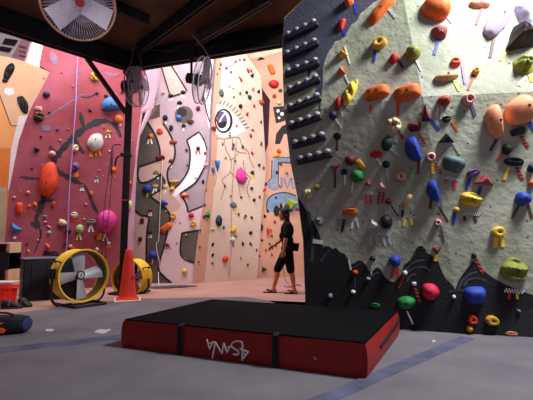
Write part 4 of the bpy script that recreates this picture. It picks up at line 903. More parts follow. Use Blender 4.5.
cage_fan(c2, ax2, .36, 'grey caged fan turned sideways beside the top of the black pole', .5, 4, rimg, [bk2, bk2 + Vector((-.03, 0, .3)), (bk2.x - .03, bk2.y, 4.3)], 48, hubm=blkm, ms=1.35)
c3 = at(205, 81, 6.5); ax3 = Vector((.97, -.06, -.2)); bk3 = c3 - ax3.normalized() * .24
cage_fan(c3, ax3, .385, 'silver caged fan seen edge on, hanging near the middle of the mezzanine edge', .3, 4, cage, [bk3, bk3 + Vector((0, 0, .25)), (bk3.x, bk3.y + .05, 4.45)], 56, hubm=blkm)
# ---- loose cables under the mezzanine
def cable(label, pts, r, m, name='cable', cat='cable', group=None):
    bm = bmesh.new(); tube(bm, smoothpath(pts, 8), r, 6); return tag(from_bm(name, bm, m), label, cat, group)
gcab = mat('grey_cable', (120, 112, 108), .6, .1, 6); bcab = mat('black_cable', (24, 22, 26), .6, .1, 6)
cable('grey cable looping down from the mezzanine to the fan by the pole', [at(134, 38, 7.2), at(133, 50, 7.15), at(132, 60, 7.1), at(128, 68, 7.1), at(126, 76, 7.15)], .012, gcab)
cable('pale cable hanging from the boards to the grey sideways fan', [at(136, 40, 7.1), at(139, 52, 7.1), at(142, 68, 7.1)], .009, gcab)
cable('curled grey cable running to the silver fan seen edge on', [at(187, 30, 6.6), at(195, 38, 6.5), at(202, 46, 6.45), at(206, 52, 6.45), at(209, 58, 6.5)], .012, gcab)
cable('long slack cable lying along the inside of the dark mezzanine beam', [at(143, 48, 6.9), at(158, 50, 6.8), at(172, 51, 6.75), at(184, 44, 6.6)], .01, bcab)
# ---- climbing ropes
vrope = mat('violet_rope', (168, 132, 196), .8, .15, 40); brope = mat('dark_rope', (58, 32, 40), .8, .15, 40)
def on(surf, u, v, off=.06):
    l, n = surf.hit(u, v); return l + n * off
cable('thin violet climbing rope hanging down the pink wall', [on(PW, 79, 48), on(PW, 77.5, 80), on(PW, 76, 110), on(PW, 73, 150), on(PW, 70, 190), on(PW, 68.5, 225), on(PW, 66.5, 258)], .011, vrope, 'climbing_rope', 'rope')
cable('dark rope hanging in front of the pink ball, nearer the pole', [on(PW, 114, 152, .16), on(PW, 112.5, 180, .2), on(PW, 110.5, 215, .3), on(PW, 108, 240, .3), on(PW, 107, 262, .3)], .009, brope, 'climbing_rope', 'rope')
cable('dark rope hanging in front of the pink ball, farther from the pole', [on(PW, 112.8, 152, .16), on(PW, 109, 180, .2), on(PW, 105.5, 215, .3), on(PW, 104, 240, .3), on(PW, 104, 262, .3)], .009, brope, 'climbing_rope', 'rope')
cable('black rope looped under the pole clamp', [on(PW, 122, 147, .2), on(PW, 116, 147, .2), on(PW, 113, 152, .2), on(PW, 112, 175, .2)], .012, bcab, 'climbing_rope', 'rope')
crope = mat('pale_rope', (206, 190, 184), .8, .15, 40)
cable('pale rope with a loop hanging down the brown painted band', [on(MW, 163, 160, .05), on(MW, 161, 200, .05), on(MW, 159.5, 238, .06), on(MW, 157, 244, .06), on(MW, 158, 254, .06), on(MW, 160, 262, .06), on(MW, 159, 274, .06), gr(159, 287, .02)], .010, crope, 'climbing_rope', 'rope')
cable('thin pale rope hanging down the cream wall below the pink egg hold', [on(CW, 236, 140, .05), on(CW, 232, 180, .05), on(CW, 230.5, 220, .05), on(CW, 230, 250, .05), on(CW, 228, 277, .05)], .007, mat('brownish_rope', (150, 110, 96), .8, .1, 30), 'climbing_rope', 'rope')
bm = bmesh.new(); pc = gr(166, 288.5)
pts = [pc + Vector((.34 * (1 + .25 * math.sin(t * 1.7)) * math.cos(t) + .03 * t - .3, .12 * math.sin(t), .012 + .002 * t)) for t in [k * .35 for k in range(72)]]
tube(bm, pts, .010, 6); tag(from_bm('coiled_rope', bm, mat('slate_rope', (96, 92, 110), .8, .2, 30)), 'flat coil of slate rope on the pink floor before the lilac wall', 'rope')
cable('blue cord trailing on the pink floor behind the walking person', [gr(284, 285.5, .012), gr(288, 287, .012), gr(293, 286, .012), gr(298, 284.6, .012), gr(301, 286, .012)], .014, mat('blue_cord', (86, 96, 150), .7, .1, 20), 'cord', 'cord')
cable('thin cord drooping from the chalk bag to the floor', [at(283, 268, 8.05), at(284.2, 275, 8.1), at(286, 281, 8.1), gr(289, 284.5, .01)], .006, mat('brownish_rope', (150, 110, 96)), 'cord', 'cord')
# ---- orange cone
con = mat('cone_orange', (240, 62, 40), .5, .04, 4); conw = mat('cone_white', (236, 220, 214), .6, .04, 6)
cb = gr(127.3, 300.3); r = empty('traffic_cone', cb, 'orange traffic cone with a white edged base in front of the black pole', 'traffic cone', rot=Quaternion((0, 0, 1), .35))
bm = bmesh.new(); box(bm, (0, 0, .012), (.44, .44, .024), bev=.01); from_bm('base', bm, conw, r)
bm = bmesh.new(); box(bm, (0, 0, .034), (.38, .38, .022), bev=.008); lathe(bm, [(.165, .04), (.15, .075), (.14, .1), (.075, .74), (.068, .8), (.06, .83), (.03, .835)], 32); from_bm('cone', bm, con, r)
bm = bmesh.new(); lathe(bm, [(.055, .825), (.06, .83), (.056, .87), (.035, .90), (.012, .905)], 24); from_bm('tip', bm, mat('cone_tip_pink', (236, 60, 110), .5, .04, 4), r)
bm = bmesh.new(); M_ = Matrix.Translation((.092, -.078, .43)) @ orient((.75, -.66, .1)).to_matrix().to_4x4()
lathe(bm, [(.034, -.012), (.034, .002), (.03, .004)], 16, M=M_); from_bm('sticker', bm, mat('sticker_magenta', (226, 60, 150), .5, .04, 4), r)
# ---- black crate behind the drum fan
A = gr(21.5, 302.2); B = gr(82, 297.4); ax = (B - A).normalized(); nb = Vector((-ax.y, ax.x, 0)); L = (B - A).length; hh = .74; dp = .5
r = empty('storage_crate', (A + B) / 2 + nb * dp / 2, 'tall black storage crate with a pale lid edge behind the yellow drum fan', 'crate', rot=Quaternion((0, 0, 1), math.atan2(ax.y, ax.x)))
bkp_ = mat('black_plastic', (16, 16, 22), .45, .1, 4)
bm = bmesh.new(); box(bm, (0, 0, hh / 2 - .02), (L, dp, hh - .04), bev=.02)
for x in (-.36, -.12, .12, .36): box(bm, (x * L, -dp / 2 - .004, hh / 2 - .04), (.03, .02, hh - .12), bev=.006)
from_bm('body', bm, bkp_, r)
bm = bmesh.new(); box(bm, (0, 0, hh - .015), (L + .03, dp + .03, .03), bev=.01); from_bm('lid', bm, mat('grey_lid', (96, 96, 112), .5, .08, 5), r)
tp_ = (A + B) / 2 + nb * dp / 2
bm = bmesh.new(); pts = [Vector((tp_.x - .04, tp_.y, 0)) + Vector((.15 * math.cos(t) * (1 - t * .012), .10 * math.sin(t), hh + .018 + .004 * t)) for t in [k * .4 for k in range(60)]]
tube(bm, pts, .012, 6); tag(from_bm('coiled_rope', bm, brope), 'dark coil of rope lying on the black crate lid', 'rope')
# ---- red bin, shoes, bag, shelf at the left edge
def tub(name, c, w, d, h, rot, m, label, cat):
    r = empty(name, c, label, cat, rot=Quaternion((0, 0, 1), rot)); bm = bmesh.new()
    def rect(s, z, inset=0): return [bm.verts.new((x * (w * s / 2 - inset), y * (d * s / 2 - inset), z)) for x, y in ((-1, -1), (1, -1), (1, 1), (-1, 1))]
    lv = [rect(.88, 0), rect(1, h - .04), rect(1.06, h - .04), rect(1.06, h), rect(1, h, .01), rect(.9, .03, .01)]
    bm.faces.new(lv[0][::-1]); bm.faces.new(lv[-1])
    for a, b in zip(lv, lv[1:]):
        for k in range(4): bm.faces.new((a[k], a[(k + 1) % 4], b[(k + 1) % 4], b[k]))
    es = [e for e in bm.edges if abs(e.verts[0].co.z - e.verts[1].co.z) > .1]
    bmesh.ops.bevel(bm, geom=es, offset=.03, segments=3, affect='EDGES')
    from_bm('tub', bm, m, r)
    for s in (-1, 1):
        bm = bmesh.new(); tube(bm, smoothpath([(s * w * .53, -.06, h - .02), (s * (w * .53 + .035), -.05, h - .03), (s * (w * .53 + .035), .05, h - .03), (s * w * .53, .06, h - .02)]), .012, 8); from_bm('handle', bm, m, r)
    return r
bc = gr(-3, 304.5); tub('storage_tub', bc, .48, .36, .30, .1, mat('red_plastic', (220, 40, 34), .4, .05, 4), 'bright red plastic tub on the floor beside the black crate', 'tub')
bm = bmesh.new(); box(bm, (0, 0, .14), (.42, .30, .28), bev=.012); o = from_bm('cardboard_box', bm, mat('whitish_card', (214, 190, 184), .8, .06, 5)); o.location = gr(4, 296.5); tag(o, 'whitish box standing behind the red tub', 'box')
shf = empty('crate_stack_shelf', gr(1, 294), 'dark shelf with pale side post at the lower end of the pink wall', 'shelf')
bm = bmesh.new(); box(bm, (0, .1, .64), (.34, .4, .34), bev=.01); from_bm('cabinet', bm, bkp_, shf)
for s, mm in ((-.15, bkp_), (.15, mat('orange_post', (190, 150, 118), .6, .05, 4))):
    bm = bmesh.new(); box(bm, (s, .1, .5), (.04, .36, 1.0), bev=.004); from_bm('side_post', bm, mm, shf)
bm = bmesh.new(); box(bm, (0, .1, .99), (.32, .4, .03)); from_bm('shelf_board', bm, mat('shelf_pale', (200, 176, 150), .7, .08, 5), shf)
shf.name = 'storage_shelf'
def shoe(c, rot, L, m, m2, label, grp=None):
    r = empty('climbing_shoe', c, label, 'shoe', grp, Quaternion((0, 0, 1), rot)); bm = bmesh.new()
    secs = [(-.5, .10, .36), (-.42, .17, .44), (-.25, .18, .46), (-.05, .17, .36), (.15, .19, .26), (.33, .19, .19), (.45, .13, .13), (.5, .05, .09)]
    rings = []
    for x, w, h in secs:
        rings.append([bm.verts.new((x * L, w * L * math.cos(a), max(.0, h * L * (.5 + .5 * math.sin(a))) + .008)) for a in [2 * PI * k / 14 for k in range(14)]])
    for a, b in zip(rings, rings[1:]):
        for k in range(14): bm.faces.new((a[k], a[(k + 1) % 14], b[(k + 1) % 14], b[k]))
    bm.faces.new(rings[0][::-1]); bm.faces.new(rings[-1]); from_bm('upper', bm, m, r)
    bm = bmesh.new(); rr = [(x * L * 1.02, w * L * 1.06) for x, w, h in secs]; lo = []; hi = []
    out = rr + [(x, -w) for x, w in rr[::-1]]
    lo = [bm.verts.new((x, y, 0)) for x, y in out]; hi = [bm.verts.new((x, y, .035)) for x, y in out]; n = len(out)
    bm.faces.new(lo[::-1]); bm.faces.new(hi)
    for k in range(n): bm.faces.new((lo[k], lo[(k + 1) % n], hi[(k + 1) % n], hi[k]))
    from_bm('sole', bm, m2, r)
    bm = bmesh.new(); tube(bm, smoothpath([(-.12 * L, -.18 * L, .15 * L), (-.1 * L, -.1 * L, .36 * L), (-.1 * L, .1 * L, .36 * L), (-.12 * L, .18 * L, .15 * L)]), .014, 8); from_bm('strap', bm, mat('grey_strap', (80, 70, 74), .7, .1, 9), r)
    return r
shm = mat('shoe_black', (24, 20, 24), .6, .15, 12); shs = mat('shoe_sole', (40, 30, 32), .6, .1, 12)
shoe(gr(12, 308.5), .25, .30, shm, shs, 'black shoe on the floor touching the red tub'); shoe(gr(25, 306.5), -.5, .29, shm, shs, 'black shoe lying before the black crate')
# black and orange bag
bg = gr(1, 333); r = empty('gym_bag', bg, 'black bag with an orange side panel lying on the mats at the edge of view', 'bag', rot=Quaternion((0, 0, 1), .12))
bm = bmesh.new(); rings = []; Lb, Wb, Hb = .60, .3, .19
for i in range(13):
    t = -1 + 2 * i / 12; s = (1 - abs(t) ** 5) ** .3 if abs(t) < 1 else .15; s = max(s, .2)
    rings.append([bm.verts.new((t * Lb / 2, Wb / 2 * s * math.copysign(abs(math.cos(a)) ** .7, math.cos(a)) * (1 + .05 * math.sin(5 * a + i)), Hb / 2 + Hb / 2 * s * math.copysign(abs(math.sin(a)) ** .7, math.sin(a)) * (1 + .04 * math.sin(3 * a + i * 2)) + .003)) for a in [2 * PI * k / 24 for k in range(24)]])
for a, b in zip(rings, rings[1:]):
    for k in range(24): bm.faces.new((a[k], a[(k + 1) % 24], b[(k + 1) % 24], b[k]))
bm.faces.new(rings[0][::-1]); bm.faces.new(rings[-1]); from_bm('body', bm, mat('bag_black', (18, 18, 26), .75, .15, 9), r)
def bag_patch(name, pts, m, off=.006):
    bm = bmesh.new(); fr = [bm.verts.new((x, -Wb / 2 - off - .004, z)) for x, z in pts]; bk = [bm.verts.new((x, -Wb / 2 + .03, z)) for x, z in pts]; n = len(pts)
    bm.faces.new(fr); bm.faces.new(bk[::-1])
    for k in range(n): bm.faces.new((fr[k], fr[(k + 1) % n], bk[(k + 1) % n], bk[k]))
    from_bm(name, bm, m, r)
bag_patch('side_panel', [(-.28, .02), (.1, .03), (.12, .06), (.08, .085), (-.1, .09), (-.28, .07)], mat('bag_orange', (222, 84, 44), .7, .08, 9))
bag_patch('side_panel', [(-.2, .115), (.06, .12), (.1, .14), (-.12, .145)], mat('bag_orange', (222, 84, 44)))
bm = bmesh.new(); _s = bmesh.ops.create_icosphere(bm, subdivisions=3, radius=1); bmesh.ops.transform(bm, matrix=Matrix.Translation((.272, 0, .09)) @ Matrix.Diagonal((.035, .12, .075, 1)), verts=_s['verts']); from_bm('end_pocket', bm, mat('bag_navy', (34, 44, 86), .75, .1, 9), r)
bm = bmesh.new(); tube(bm, smoothpath([(-.18, -.06, .2), (-.1, -.09, .235), (.08, -.08, .235), (.15, -.05, .2)]), .012, 8); from_bm('carry_strap', bm, mat('bag_black', (18, 18, 26)), r)
# ================================================================== CRASH PAD
FLp, FRp, BRp = gr(122, 347), gr(367, 379.5), gr(399, 336); BLp = FLp + (BRp - FRp); Hm = .262
padr = mat('pad_red_vinyl', (128, 22, 18), .5, .05, 3, 0, .05, (146, 28, 22)); padk = mat('pad_black_top', (9, 9, 13), .9, .1, 10, spec=.06)
pc = (FLp + FRp + BRp + BLp) / 4; pad = empty('crash_pad', pc, 'large red crash pad with a black top lying before the grey wall', 'crash pad')
bm = bmesh.new(); NX, NY = 24, 16
def pp_(s, t, z, ins=0):
    a = FLp.lerp(FRp, s); b = BLp.lerp(BRp, s); p = a.lerp(b, t); return p - pc + Vector((0, 0, z))
def shellpad(z0, z1, grow, bulge):
    bm = bmesh.new(); per = []
    for i in range(NX): per.append((i / NX, 0))
    for i in range(NY): per.append((1, i / NY))
    for i in range(NX): per.append((1 - i / NX, 1))
    for i in range(NY): per.append((0, 1 - i / NY))
    rings = []; ZN = 6
    for k in range(ZN + 1):
        z = z0 + (z1 - z0) * k / ZN; g = 1 + grow + bulge * math.sin(PI * k / ZN) - (.006 if k in (0, ZN) else 0)
        rings.append([bm.verts.new((pp_(s, t, 0).x * g, pp_(s, t, 0).y * g, z + .004 * math.sin(9 * s + 7 * t) * (k == ZN))) for s, t in per])
    n = len(per)
    for a, b in zip(rings, rings[1:]):
        for k in range(n): bm.faces.new((a[k], a[(k + 1) % n], b[(k + 1) % n], b[k]))
    bm.faces.new(rings[0][::-1]); bm.faces.new(rings[-1]); return bm
from_bm('cover', shellpad(.002, Hm - .008, 0, .008), padr, pad)
bm = bmesh.new()
lo_ = [bm.verts.new(pp_(s, t, Hm - .012) * 1.0 + Vector((0, 0, 0))) for s, t in ((.004, .006), (.996, .006), (.996, .994), (.004, .994))]
hi_ = [bm.verts.new(v.co + Vector((0, 0, .018))) for v in lo_]
bm.faces.new(lo_[::-1]); bm.faces.new(hi_)
for k in range(4): bm.faces.new((lo_[k], lo_[(k + 1) % 4], hi_[(k + 1) % 4], hi_[k]))
bmesh.ops.bevel(bm, geom=list(bm.edges), offset=.006, segments=2, affect='EDGES'); from_bm('top', bm, padk, pad)
fdir = (FRp - FLp).normalized(); fn = Vector((fdir.y, -fdir.x, 0))
fo = (FLp - pc).dot(fn)
def front(u, v, off=.012):            # point of the pad's front face seen at (u, v)
    r_ = ray(u, v); o = FLp; tt = (o - CAM).dot(fn) / r_.dot(fn); return CAM + r_ * tt + fn * off - pc
def front_poly(name, poly, m, off=.016, par=pad):
    bm = bmesh.new(); fr = [bm.verts.new(front(u, v, off + .004)) for u, v in poly]; bk = [bm.verts.new(front(u, v, off - .01)) for u, v in poly]; n = len(poly)
    bm.faces.new(fr); bm.faces.new(bk[::-1])
    for k in range(n): bm.faces.new((fr[k], fr[(k + 1) % n], bk[(k + 1) % n], bk[k]))
    bmesh.ops.triangulate(bm, faces=bm.faces); return bm
for uu in (181, 276):
    s = [k for k in range(1000) if pix(pc + pp_(k / 999, 0, .12))[0] >= uu][0] / 999
    wv = .026; bm = bmesh.new()
    prof = [(0, -.018, .004), (0, -.018, Hm * .5), (0, -.014, Hm - .004), (0, .012, Hm + .009), (0, .05, Hm + .009)]
    p0 = pp_(s, 0, 0); inn = -fn; prev = None
    for _, d_, z_ in prof:
        cur = [bm.verts.new(p0 + fdir * w_ + inn * (d_ - e_) + Vector((0, 0, z_ + e_ * (d_ > 0)))) for w_, e_ in ((-wv, 0), (wv, 0), (wv, .004), (-wv, .004))]
        if prev:
            for k in range(4): bm.faces.new((prev[k], prev[(k + 1) % 4], cur[(k + 1) % 4], cur[k]))
        else: bm.faces.new(cur)
        prev = cur
    bm.faces.new(prev[::-1]); from_bm('strap', bm, mat('pad_strap_black', (14, 13, 16), .7, .1, 9), pad)
# brush lettering ASANA, upside down on the front
c2p = lambda pts: [(200 + x / 8.875, 330 + y / 8.875) for x, y in pts]
LET = [([(74, 80), (84, 120), (97, 160), (112, 130), (131, 100)], 10), ([(82, 116), (102, 112), (124, 104)], 9), ([(122, 240), (134, 175), (148, 105), (176, 150), (206, 200), (214, 155), (222, 112)], 10),
       ([(222, 112), (236, 155), (250, 192), (264, 165), (280, 138)], 10), ([(230, 152), (250, 148), (272, 146)], 8),
       ([(352, 206), (330, 214), (310, 208)], 11), ([(352, 206), (348, 184), (318, 162), (292, 144), (290, 122), (310, 102), (345, 94), (374, 100), (386, 124), (386, 170), (384, 260)], 11),
       ([(384, 260), (410, 225), (438, 188), (404, 176), (368, 160)], 11), ([(396, 196), (408, 212), (414, 222)], 9)]
bm = bmesh.new()
for pts, w in LET:
    path = smoothpath([front(u, v, .0225) for u, v in c2p(pts)], 5) if len(pts) > 5 and pts[0][0] == 352 else [front(u, v, .0225) for u, v in c2p(pts)]
    d0 = (FLp - CAM).length; wm = 1.2 * w / 8.875 * 3.5 / F
    for a, b in zip(path, path[1:]):
        t = (b - a).normalized(); s_ = fn.cross(t).normalized() * wm / 2; e = t * wm * .35
        q4 = [a - e + s_, a - e - s_, b + e - s_, b + e + s_]; f1 = [bm.verts.new(p) for p in q4]; f2 = [bm.verts.new(p + fn * .003) for p in q4]
        bm.faces.new(f1); bm.faces.new(f2[::-1])
        for k in range(4): bm.faces.new((f1[k], f1[(k + 1) % 4], f2[(k + 1) % 4], f2[k]))
from_bm('lettering', bm, mat('pad_lettering_white', (240, 228, 230), .6, .04, 9), pad, smooth=False)
# dark slit handle on the end face
sdir = (BRp - FRp).normalized(); sn = Vector((sdir.y, -sdir.x, 0)); Ls = (BRp - FRp).length
bm = bmesh.new()
q = [(.30, .125), (.86, .155), (.97, .19), (.97, .205), (.84, .175), (.30, .142)]
fr = [bm.verts.new(FRp - pc + sdir * (s * Ls) + Vector((0, 0, z)) + sn * .024) for s, z in q]; bk = [bm.verts.new(v.co - sn * .03) for v in fr]
bm.faces.new(fr); bm.faces.new(bk[::-1])
for k in range(len(q)): bm.faces.new((fr[k], fr[(k + 1) % len(q)], bk[(k + 1) % len(q)], bk[k]))
from_bm('side_handle', bm, mat('pad_strap_black', (14, 13, 16)), pad)
# tiny white mark on the front
from_bm('small_mark', front_poly('small_mark', [(314.3, 356.5), (316.3, 356.8), (316.4, 359.2), (314.5, 359)], None), mat('pad_mark_grey', (150, 130, 134), .6, .04, 9), pad)
# ================================================================== THE WALKING PERSON
PX, PY = 281, 293.3
foot = gr(PX, PY); S_ = foot.y / F * 1.0
def pb(u, v, l=0.0): return Vector((-(PX - u) * S_, -l, (PY - v) * S_))       # l: sideways, towards the camera
skin = mat('skin_tan', (196, 126, 92), .6, .05, 12); shirt = mat('shirt_black', (20, 17, 20), .85, .1, 14, spec=.1); shortm = mat('shorts_black', (17, 15, 19), .85, .1, 14, spec=.1); hairm = mat('hair_black', (18, 13, 13), .6, .15, 20)
def caps(bm, a, b, ra, rb_, seg=16):
    a, b = Vector(a), Vector(b)
    for p, r in ((a, ra), (b, rb_)):
        s = bmesh.ops.create_icosphere(bm, subdivisions=2, radius=r); bmesh.ops.translate(bm, vec=p, verts=s['verts'])
    if (b - a).length < 1e-5: return
    q = (b - a).to_track_quat('Z', 'Y').to_matrix().to_4x4()
    s = bmesh.ops.create_cone(bm, cap_ends=True, segments=seg, radius1=ra, radius2=rb_, depth=(b - a).length)
    bmesh.ops.transform(bm, matrix=Matrix.Translation((a + b) / 2) @ q, verts=s['verts'])
def ellip(bm, c, r, rot=None):
    s = bmesh.ops.create_icosphere(bm, subdivisions=3, radius=1)
    M = Matrix.Translation(Vector(c)) @ (rot.to_matrix().to_4x4() if rot else Matrix()) @ Matrix.Diagonal((r[0], r[1], r[2], 1)); bmesh.ops.transform(bm, matrix=M, verts=s['verts'])
def fuse(name, bm, vox, m, parent, smooth=4):
    me = bpy.data.meshes.new(name + '_raw'); bm.to_mesh(me); bm.free()
    o = bpy.data.objects.new(name + '_raw', me); C.objects.link(o)
    md = o.modifiers.new('r', 'REMESH'); md.mode = 'VOXEL'; md.voxel_size = vox
    ms_ = o.modifiers.new('s', 'SMOOTH'); ms_.factor = .5; ms_.iterations = smooth
    dg = bpy.context.evaluated_depsgraph_get(); me2 = bpy.data.meshes.new_from_object(o.evaluated_get(dg)); me2.name = name
    bpy.data.objects.remove(o); bpy.data.meshes.remove(me)
    for p in me2.polygons: p.use_smooth = True
    me2.materials.clear()
    return link(name, me2, m, parent)
person = empty('person', foot, 'person in black shirt and shorts walking past the tan wall, long dark hair', 'person')
HC = pb(283.8, 215.2)                                        # head centre, face towards -x, tipped a little down
bm = bmesh.new()
tilt = Quaternion((0, 1, 0), -.18)
ellip(bm, HC + Vector((.012, 0, .022)), (.098, .076, .100)); ellip(bm, HC + tilt @ Vector((-.026, 0, -.042)), (.068, .060, .085), tilt)
caps(bm, HC + tilt @ Vector((-.086, 0, -.004)), HC + tilt @ Vector((-.107, 0, -.032)), .010, .014)       # nose
ellip(bm, HC + tilt @ Vector((-.083, 0, -.064)), (.016, .026, .008)); ellip(bm, HC + tilt @ Vector((-.083, 0, -.080)), (.014, .022, .008)); ellip(bm, HC + tilt @ Vector((-.070, 0, -.108)), (.024, .028, .022))
for s in (-1, 1):
    ellip(bm, HC + tilt @ Vector((-.082, s * .034, .018)), (.016, .026, .010)); ellip(bm, HC + Vector((.012, s * .078, -.012)), (.02, .010, .032))
SH = pb(287.2, 226.5); neck0 = HC + Vector((.03, 0, -.08)); chest = pb(287.4, 232.5); waist = pb(287.8, 243); hip = pb(287.6, 249.5)
caps(bm, neck0, SH + Vector((0, 0, .03)), .052, .058)
ellip(bm, chest + Vector((0, 0, .02)), (.115, .165, .17)); ellip(bm, waist, (.100, .140, .15)); ellip(bm, hip, (.115, .155, .12))
nl, fl_ = .19, -.19
# near arm hangs, elbow a little bent; far arm swings forward
shn = SH + Vector((.005, -.175, -.01)); eln = pb(285.2, 240.8, .235); wrn = pb(283.2, 251.2, .23)
shf_ = SH + Vector((0, .175, -.01)); elf = pb(281.2, 241.2, -.235); wrf = pb(273.8, 246.8, -.20)
for a, b, c in ((shn, eln, wrn), (shf_, elf, wrf)):
    caps(bm, a, b, .052, .040); caps(bm, b, b.lerp(c, .35), .040, .039); caps(bm, b.lerp(c, .35), c, .039, .026)
def hand(bm, w, d, side, palm):
    d = d.normalized(); p = Vector(palm).normalized(); p = (p - d * p.dot(d)).normalized(); s = d.cross(p)
    c = w + d * .045
    R = Matrix((s, p, d)).transposed().to_quaternion(); ellip(bm, c, (.039, .017, .050), R)
    for k, (o, L) in enumerate(((-.029, .064), (-.010, .075), (.010, .072), (.028, .056))):
        a = w + d * .082 + s * o; b = a + d * L * .5 + p * .006 + s * o * .10; e = b + d * L * .42 + p * .022; caps(bm, a, b, .0082, .0078, 10); caps(bm, b, e, .0078, .0065, 10)
    a = w + d * .03 + s * side * .032; b = a + d * .032 + s * side * .022 + p * .008; caps(bm, a, b, .012, .010, 10); caps(bm, b, b + d * .03 + s * side * .004 + p * .012, .010, .008, 10)
hand(bm, wrn, wrn - eln + Vector((-.02, 0, 0)), 1, (0, 1, 0)); hand(bm, wrf, wrf - elf, -1, (0, -1, -.6))
# legs: front (far) leg reaching forward, rear (near) leg pushing off
hn, hf = hip + Vector((0, -.085, -.03)), hip + Vector((0, .085, -.03))
knf = pb(277.6, 270.5, -.09); anf = pb(273.6, 289.2, -.085); knn = pb(290.4, 270.8, .09); ann = pb(293.6, 288.2, .085)
for h_, k_, a_ in ((hf, knf, anf), (hn, knn, ann)):
    caps(bm, h_, k_, .088, .056); caps(bm, k_, k_.lerp(a_, .3) + Vector((.014, 0, 0)), .054, .056); caps(bm, k_.lerp(a_, .3) + Vector((.014, 0, 0)), a_, .056, .034)
toes = []
for a_, ln, dz in ((anf, .17, 0), (ann, .15, 0)):
    heel = Vector((a_.x + .035, a_.y, .042 + dz)); ball_ = Vector((a_.x - ln * .62, a_.y, .036)); tip = Vector((a_.x - ln * .98, a_.y, .030))
    caps(bm, a_, heel, .036, .034); caps(bm, a_ + Vector((-.01, 0, -.02)), ball_, .036, .028); caps(bm, heel, ball_, .032, .030)
    for k in range(5): o = (-.030 + k * .015); caps(bm, ball_ + Vector((0, o * .9, -.004)), tip + Vector((abs(o) * .5, o, -.006)), .012, .010, 8)
    toes.append((heel, tip))
fuse('body', bm, .005, skin, person, 2)
bm = bmesh.new()
ellip(bm, chest + Vector((0, 0, .015)), (.135, .185, .185)); ellip(bm, waist, (.122, .160, .16)); ellip(bm, hip + Vector((0, 0, .005)), (.132, .172, .10)); caps(bm, SH + Vector((0, -.15, 0)), SH + Vector((0, .15, 0)), .07, .07)
caps(bm, SH + Vector((.005, 0, .02)), SH + Vector((-.002, 0, .05)), .085, .068)
caps(bm, shn, shn.lerp(eln, .74), .07, .066); caps(bm, shf_, shf_.lerp(elf, .74), .07, .066)
fuse('shirt', bm, .011, shirt, person, 3)
bm = bmesh.new(); ellip(bm, hip + Vector((0, 0, -.02)), (.128, .168, .12))
for h_, k_ in ((hf, knf), (hn, knn)): caps(bm, h_, k_.lerp(h_, .02), .108, .082)
fuse('shorts', bm, .011, shortm, person, 3)
bm = bmesh.new()
ellip(bm, HC + Vector((.024, 0, .040)), (.102, .090, .098)); ellip(bm, HC + Vector((.070, 0, -.03)), (.058, .084, .11)); ellip(bm, HC + Vector((.080, 0, -.13)), (.048, .078, .10)); ellip(bm, HC + Vector((.085, 0, -.21)), (.036, .062, .07))
for k in range(7): caps(bm, HC + Vector((.05 + .01 * (k % 3), -.07 + .0233 * k, -.05)), HC + Vector((.08 + .012 * (k % 2), -.066 + .022 * k, -.27 - .015 * (k % 3))), .03, .012, 10)
for s in (-1, 1): caps(bm, HC + Vector((-.03, s * .07, .06)), HC + Vector((.03, s * .088, -.06)), .022, .026)
fuse('hair', bm, .009, hairm, person, 2)
for s in (-1, 1):
    bm = bmesh.new(); ellip(bm, HC + tilt @ Vector((-.084, s * .031, .002)), (.012, .014, .009)); from_bm('eye', bm, mat('eye_dark', (30, 22, 22), .2, .05, 5), person)
sdl = mat('sandal_black', (22, 18, 20), .7, .1, 12)
for heel, tip in toes:
    sd_ = bpy.data.objects.new('sandal', None); C.objects.link(sd_); sd_.parent = person
    bm = bmesh.new(); N = 16; out = []
    for k in range(N):
        a = 2 * PI * k / N; cx = (heel.x + tip.x) / 2; hl = (heel.x - tip.x) / 2 + .045
        out.append((cx + hl * math.cos(a), heel.y + (.047 + .008 * -math.cos(a)) * math.sin(a)))
    lo = [bm.verts.new((x, y, .002)) for x, y in out]; hi = [bm.verts.new((x, y, .020)) for x, y in out]; bm.faces.new(lo[::-1]); bm.faces.new(hi)
    for k in range(N): bm.faces.new((lo[k], lo[(k + 1) % N], hi[(k + 1) % N], hi[k]))
    from_bm('sole', bm, sdl, sd_)
    bm = bmesh.new(); m_ = heel.lerp(tip, .62)
    for s in (-1, 1): tube(bm, smoothpath([(m_.x - .055, m_.y, .056), (m_.x - .01, m_.y + s * .026, .066), (m_.x + .05, m_.y + s * .046, .02)]), .009, 8)
    from_bm('strap', bm, sdl, sd_)
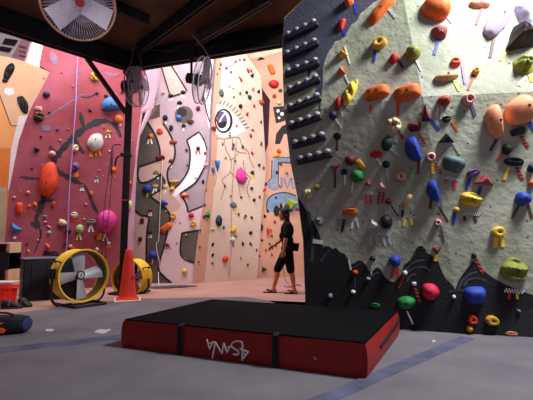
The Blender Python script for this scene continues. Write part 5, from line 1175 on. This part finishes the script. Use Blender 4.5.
# chalk bag at the back of the waist
cbp = foot + pb(295.6, 248, .02); r = empty('chalk_bag', cbp, 'small black chalk bag hanging at the walking person\'s waist', 'chalk bag', rot=Quaternion((0, 1, 0), .12))
bm = bmesh.new(); lathe(bm, [(.045, -.085), (.062, -.075), (.066, 0), (.068, .07), (.056, .07), (.05, -.04)], 24); from_bm('pouch', bm, shortm, r)
bm = bmesh.new(); ring_tube(bm, .066, .010, .07, 28); from_bm('rim', bm, mat('chalk_rim_grey', (96, 84, 86), .8, .1, 12), r)
bm = bmesh.new(); tube(bm, smoothpath([(-.06, -.02, .05), (-.09, -.04, .05), (-.11, -.06, .045)]), .008, 8); from_bm('belt_loop', bm, shortm, r)
# ================================================================== LIGHT
sc = bpy.context.scene
w = bpy.data.worlds.new('world'); sc.world = w; w.use_nodes = True
w.node_tree.nodes['Background'].inputs[0].default_value = (.68, .60, .80, 1); w.node_tree.nodes['Background'].inputs[1].default_value = .22
def area(name, loc, target, sx, sy, power, col):
    l = bpy.data.lights.new(name, 'AREA'); l.shape = 'RECTANGLE'; l.size = sx; l.size_y = sy; l.energy = power; l.color = col
    o = bpy.data.objects.new(name, l); C.objects.link(o); o.location = loc; o.rotation_mode = 'QUATERNION'
    o.rotation_quaternion = (Vector(target) - Vector(loc)).to_track_quat('-Z', 'Y'); return o
area('skylight_hall', (-2.2, 7.7, 7.8), (-2.2, 10.6, 1.5), 9, 2.0, 980, (1, .94, .93))
area('roof_light_wall', (3.9, 2.95, 6.1), (2.8, 4.5, 3.0), 1.3, 1.3, 700, (.93, 1, .97))
area('front_fill_light', (1.2, -2.4, 2.9), (-1.6, 4.6, 2.6), 2.4, 1.4, 24, (.9, .84, 1))  # added fill from behind the camera, not a fitting of the hall
sl = bpy.data.lights.new('fan_fill_spot', 'SPOT'); sl.energy = 260; sl.spot_size = math.radians(34); sl.spot_blend = 1; sl.shadow_soft_size = .15; sl.color = (1, .93, 1)  # added spot that only brightens the near caged fan
so = bpy.data.objects.new('fan_fill_spot', sl); C.objects.link(so); so.location = (-1.2, -.6, 2.6); so.rotation_mode = 'QUATERNION'; so.rotation_quaternion = (c1 + Vector((.1, 0, .1)) - Vector(so.location)).to_track_quat('-Z', 'Y')
vs = sc.view_settings; vs.view_transform = 'Standard'; vs.look = 'None'; vs.exposure = 0; vs.gamma = 1; vs.use_curve_mapping = False
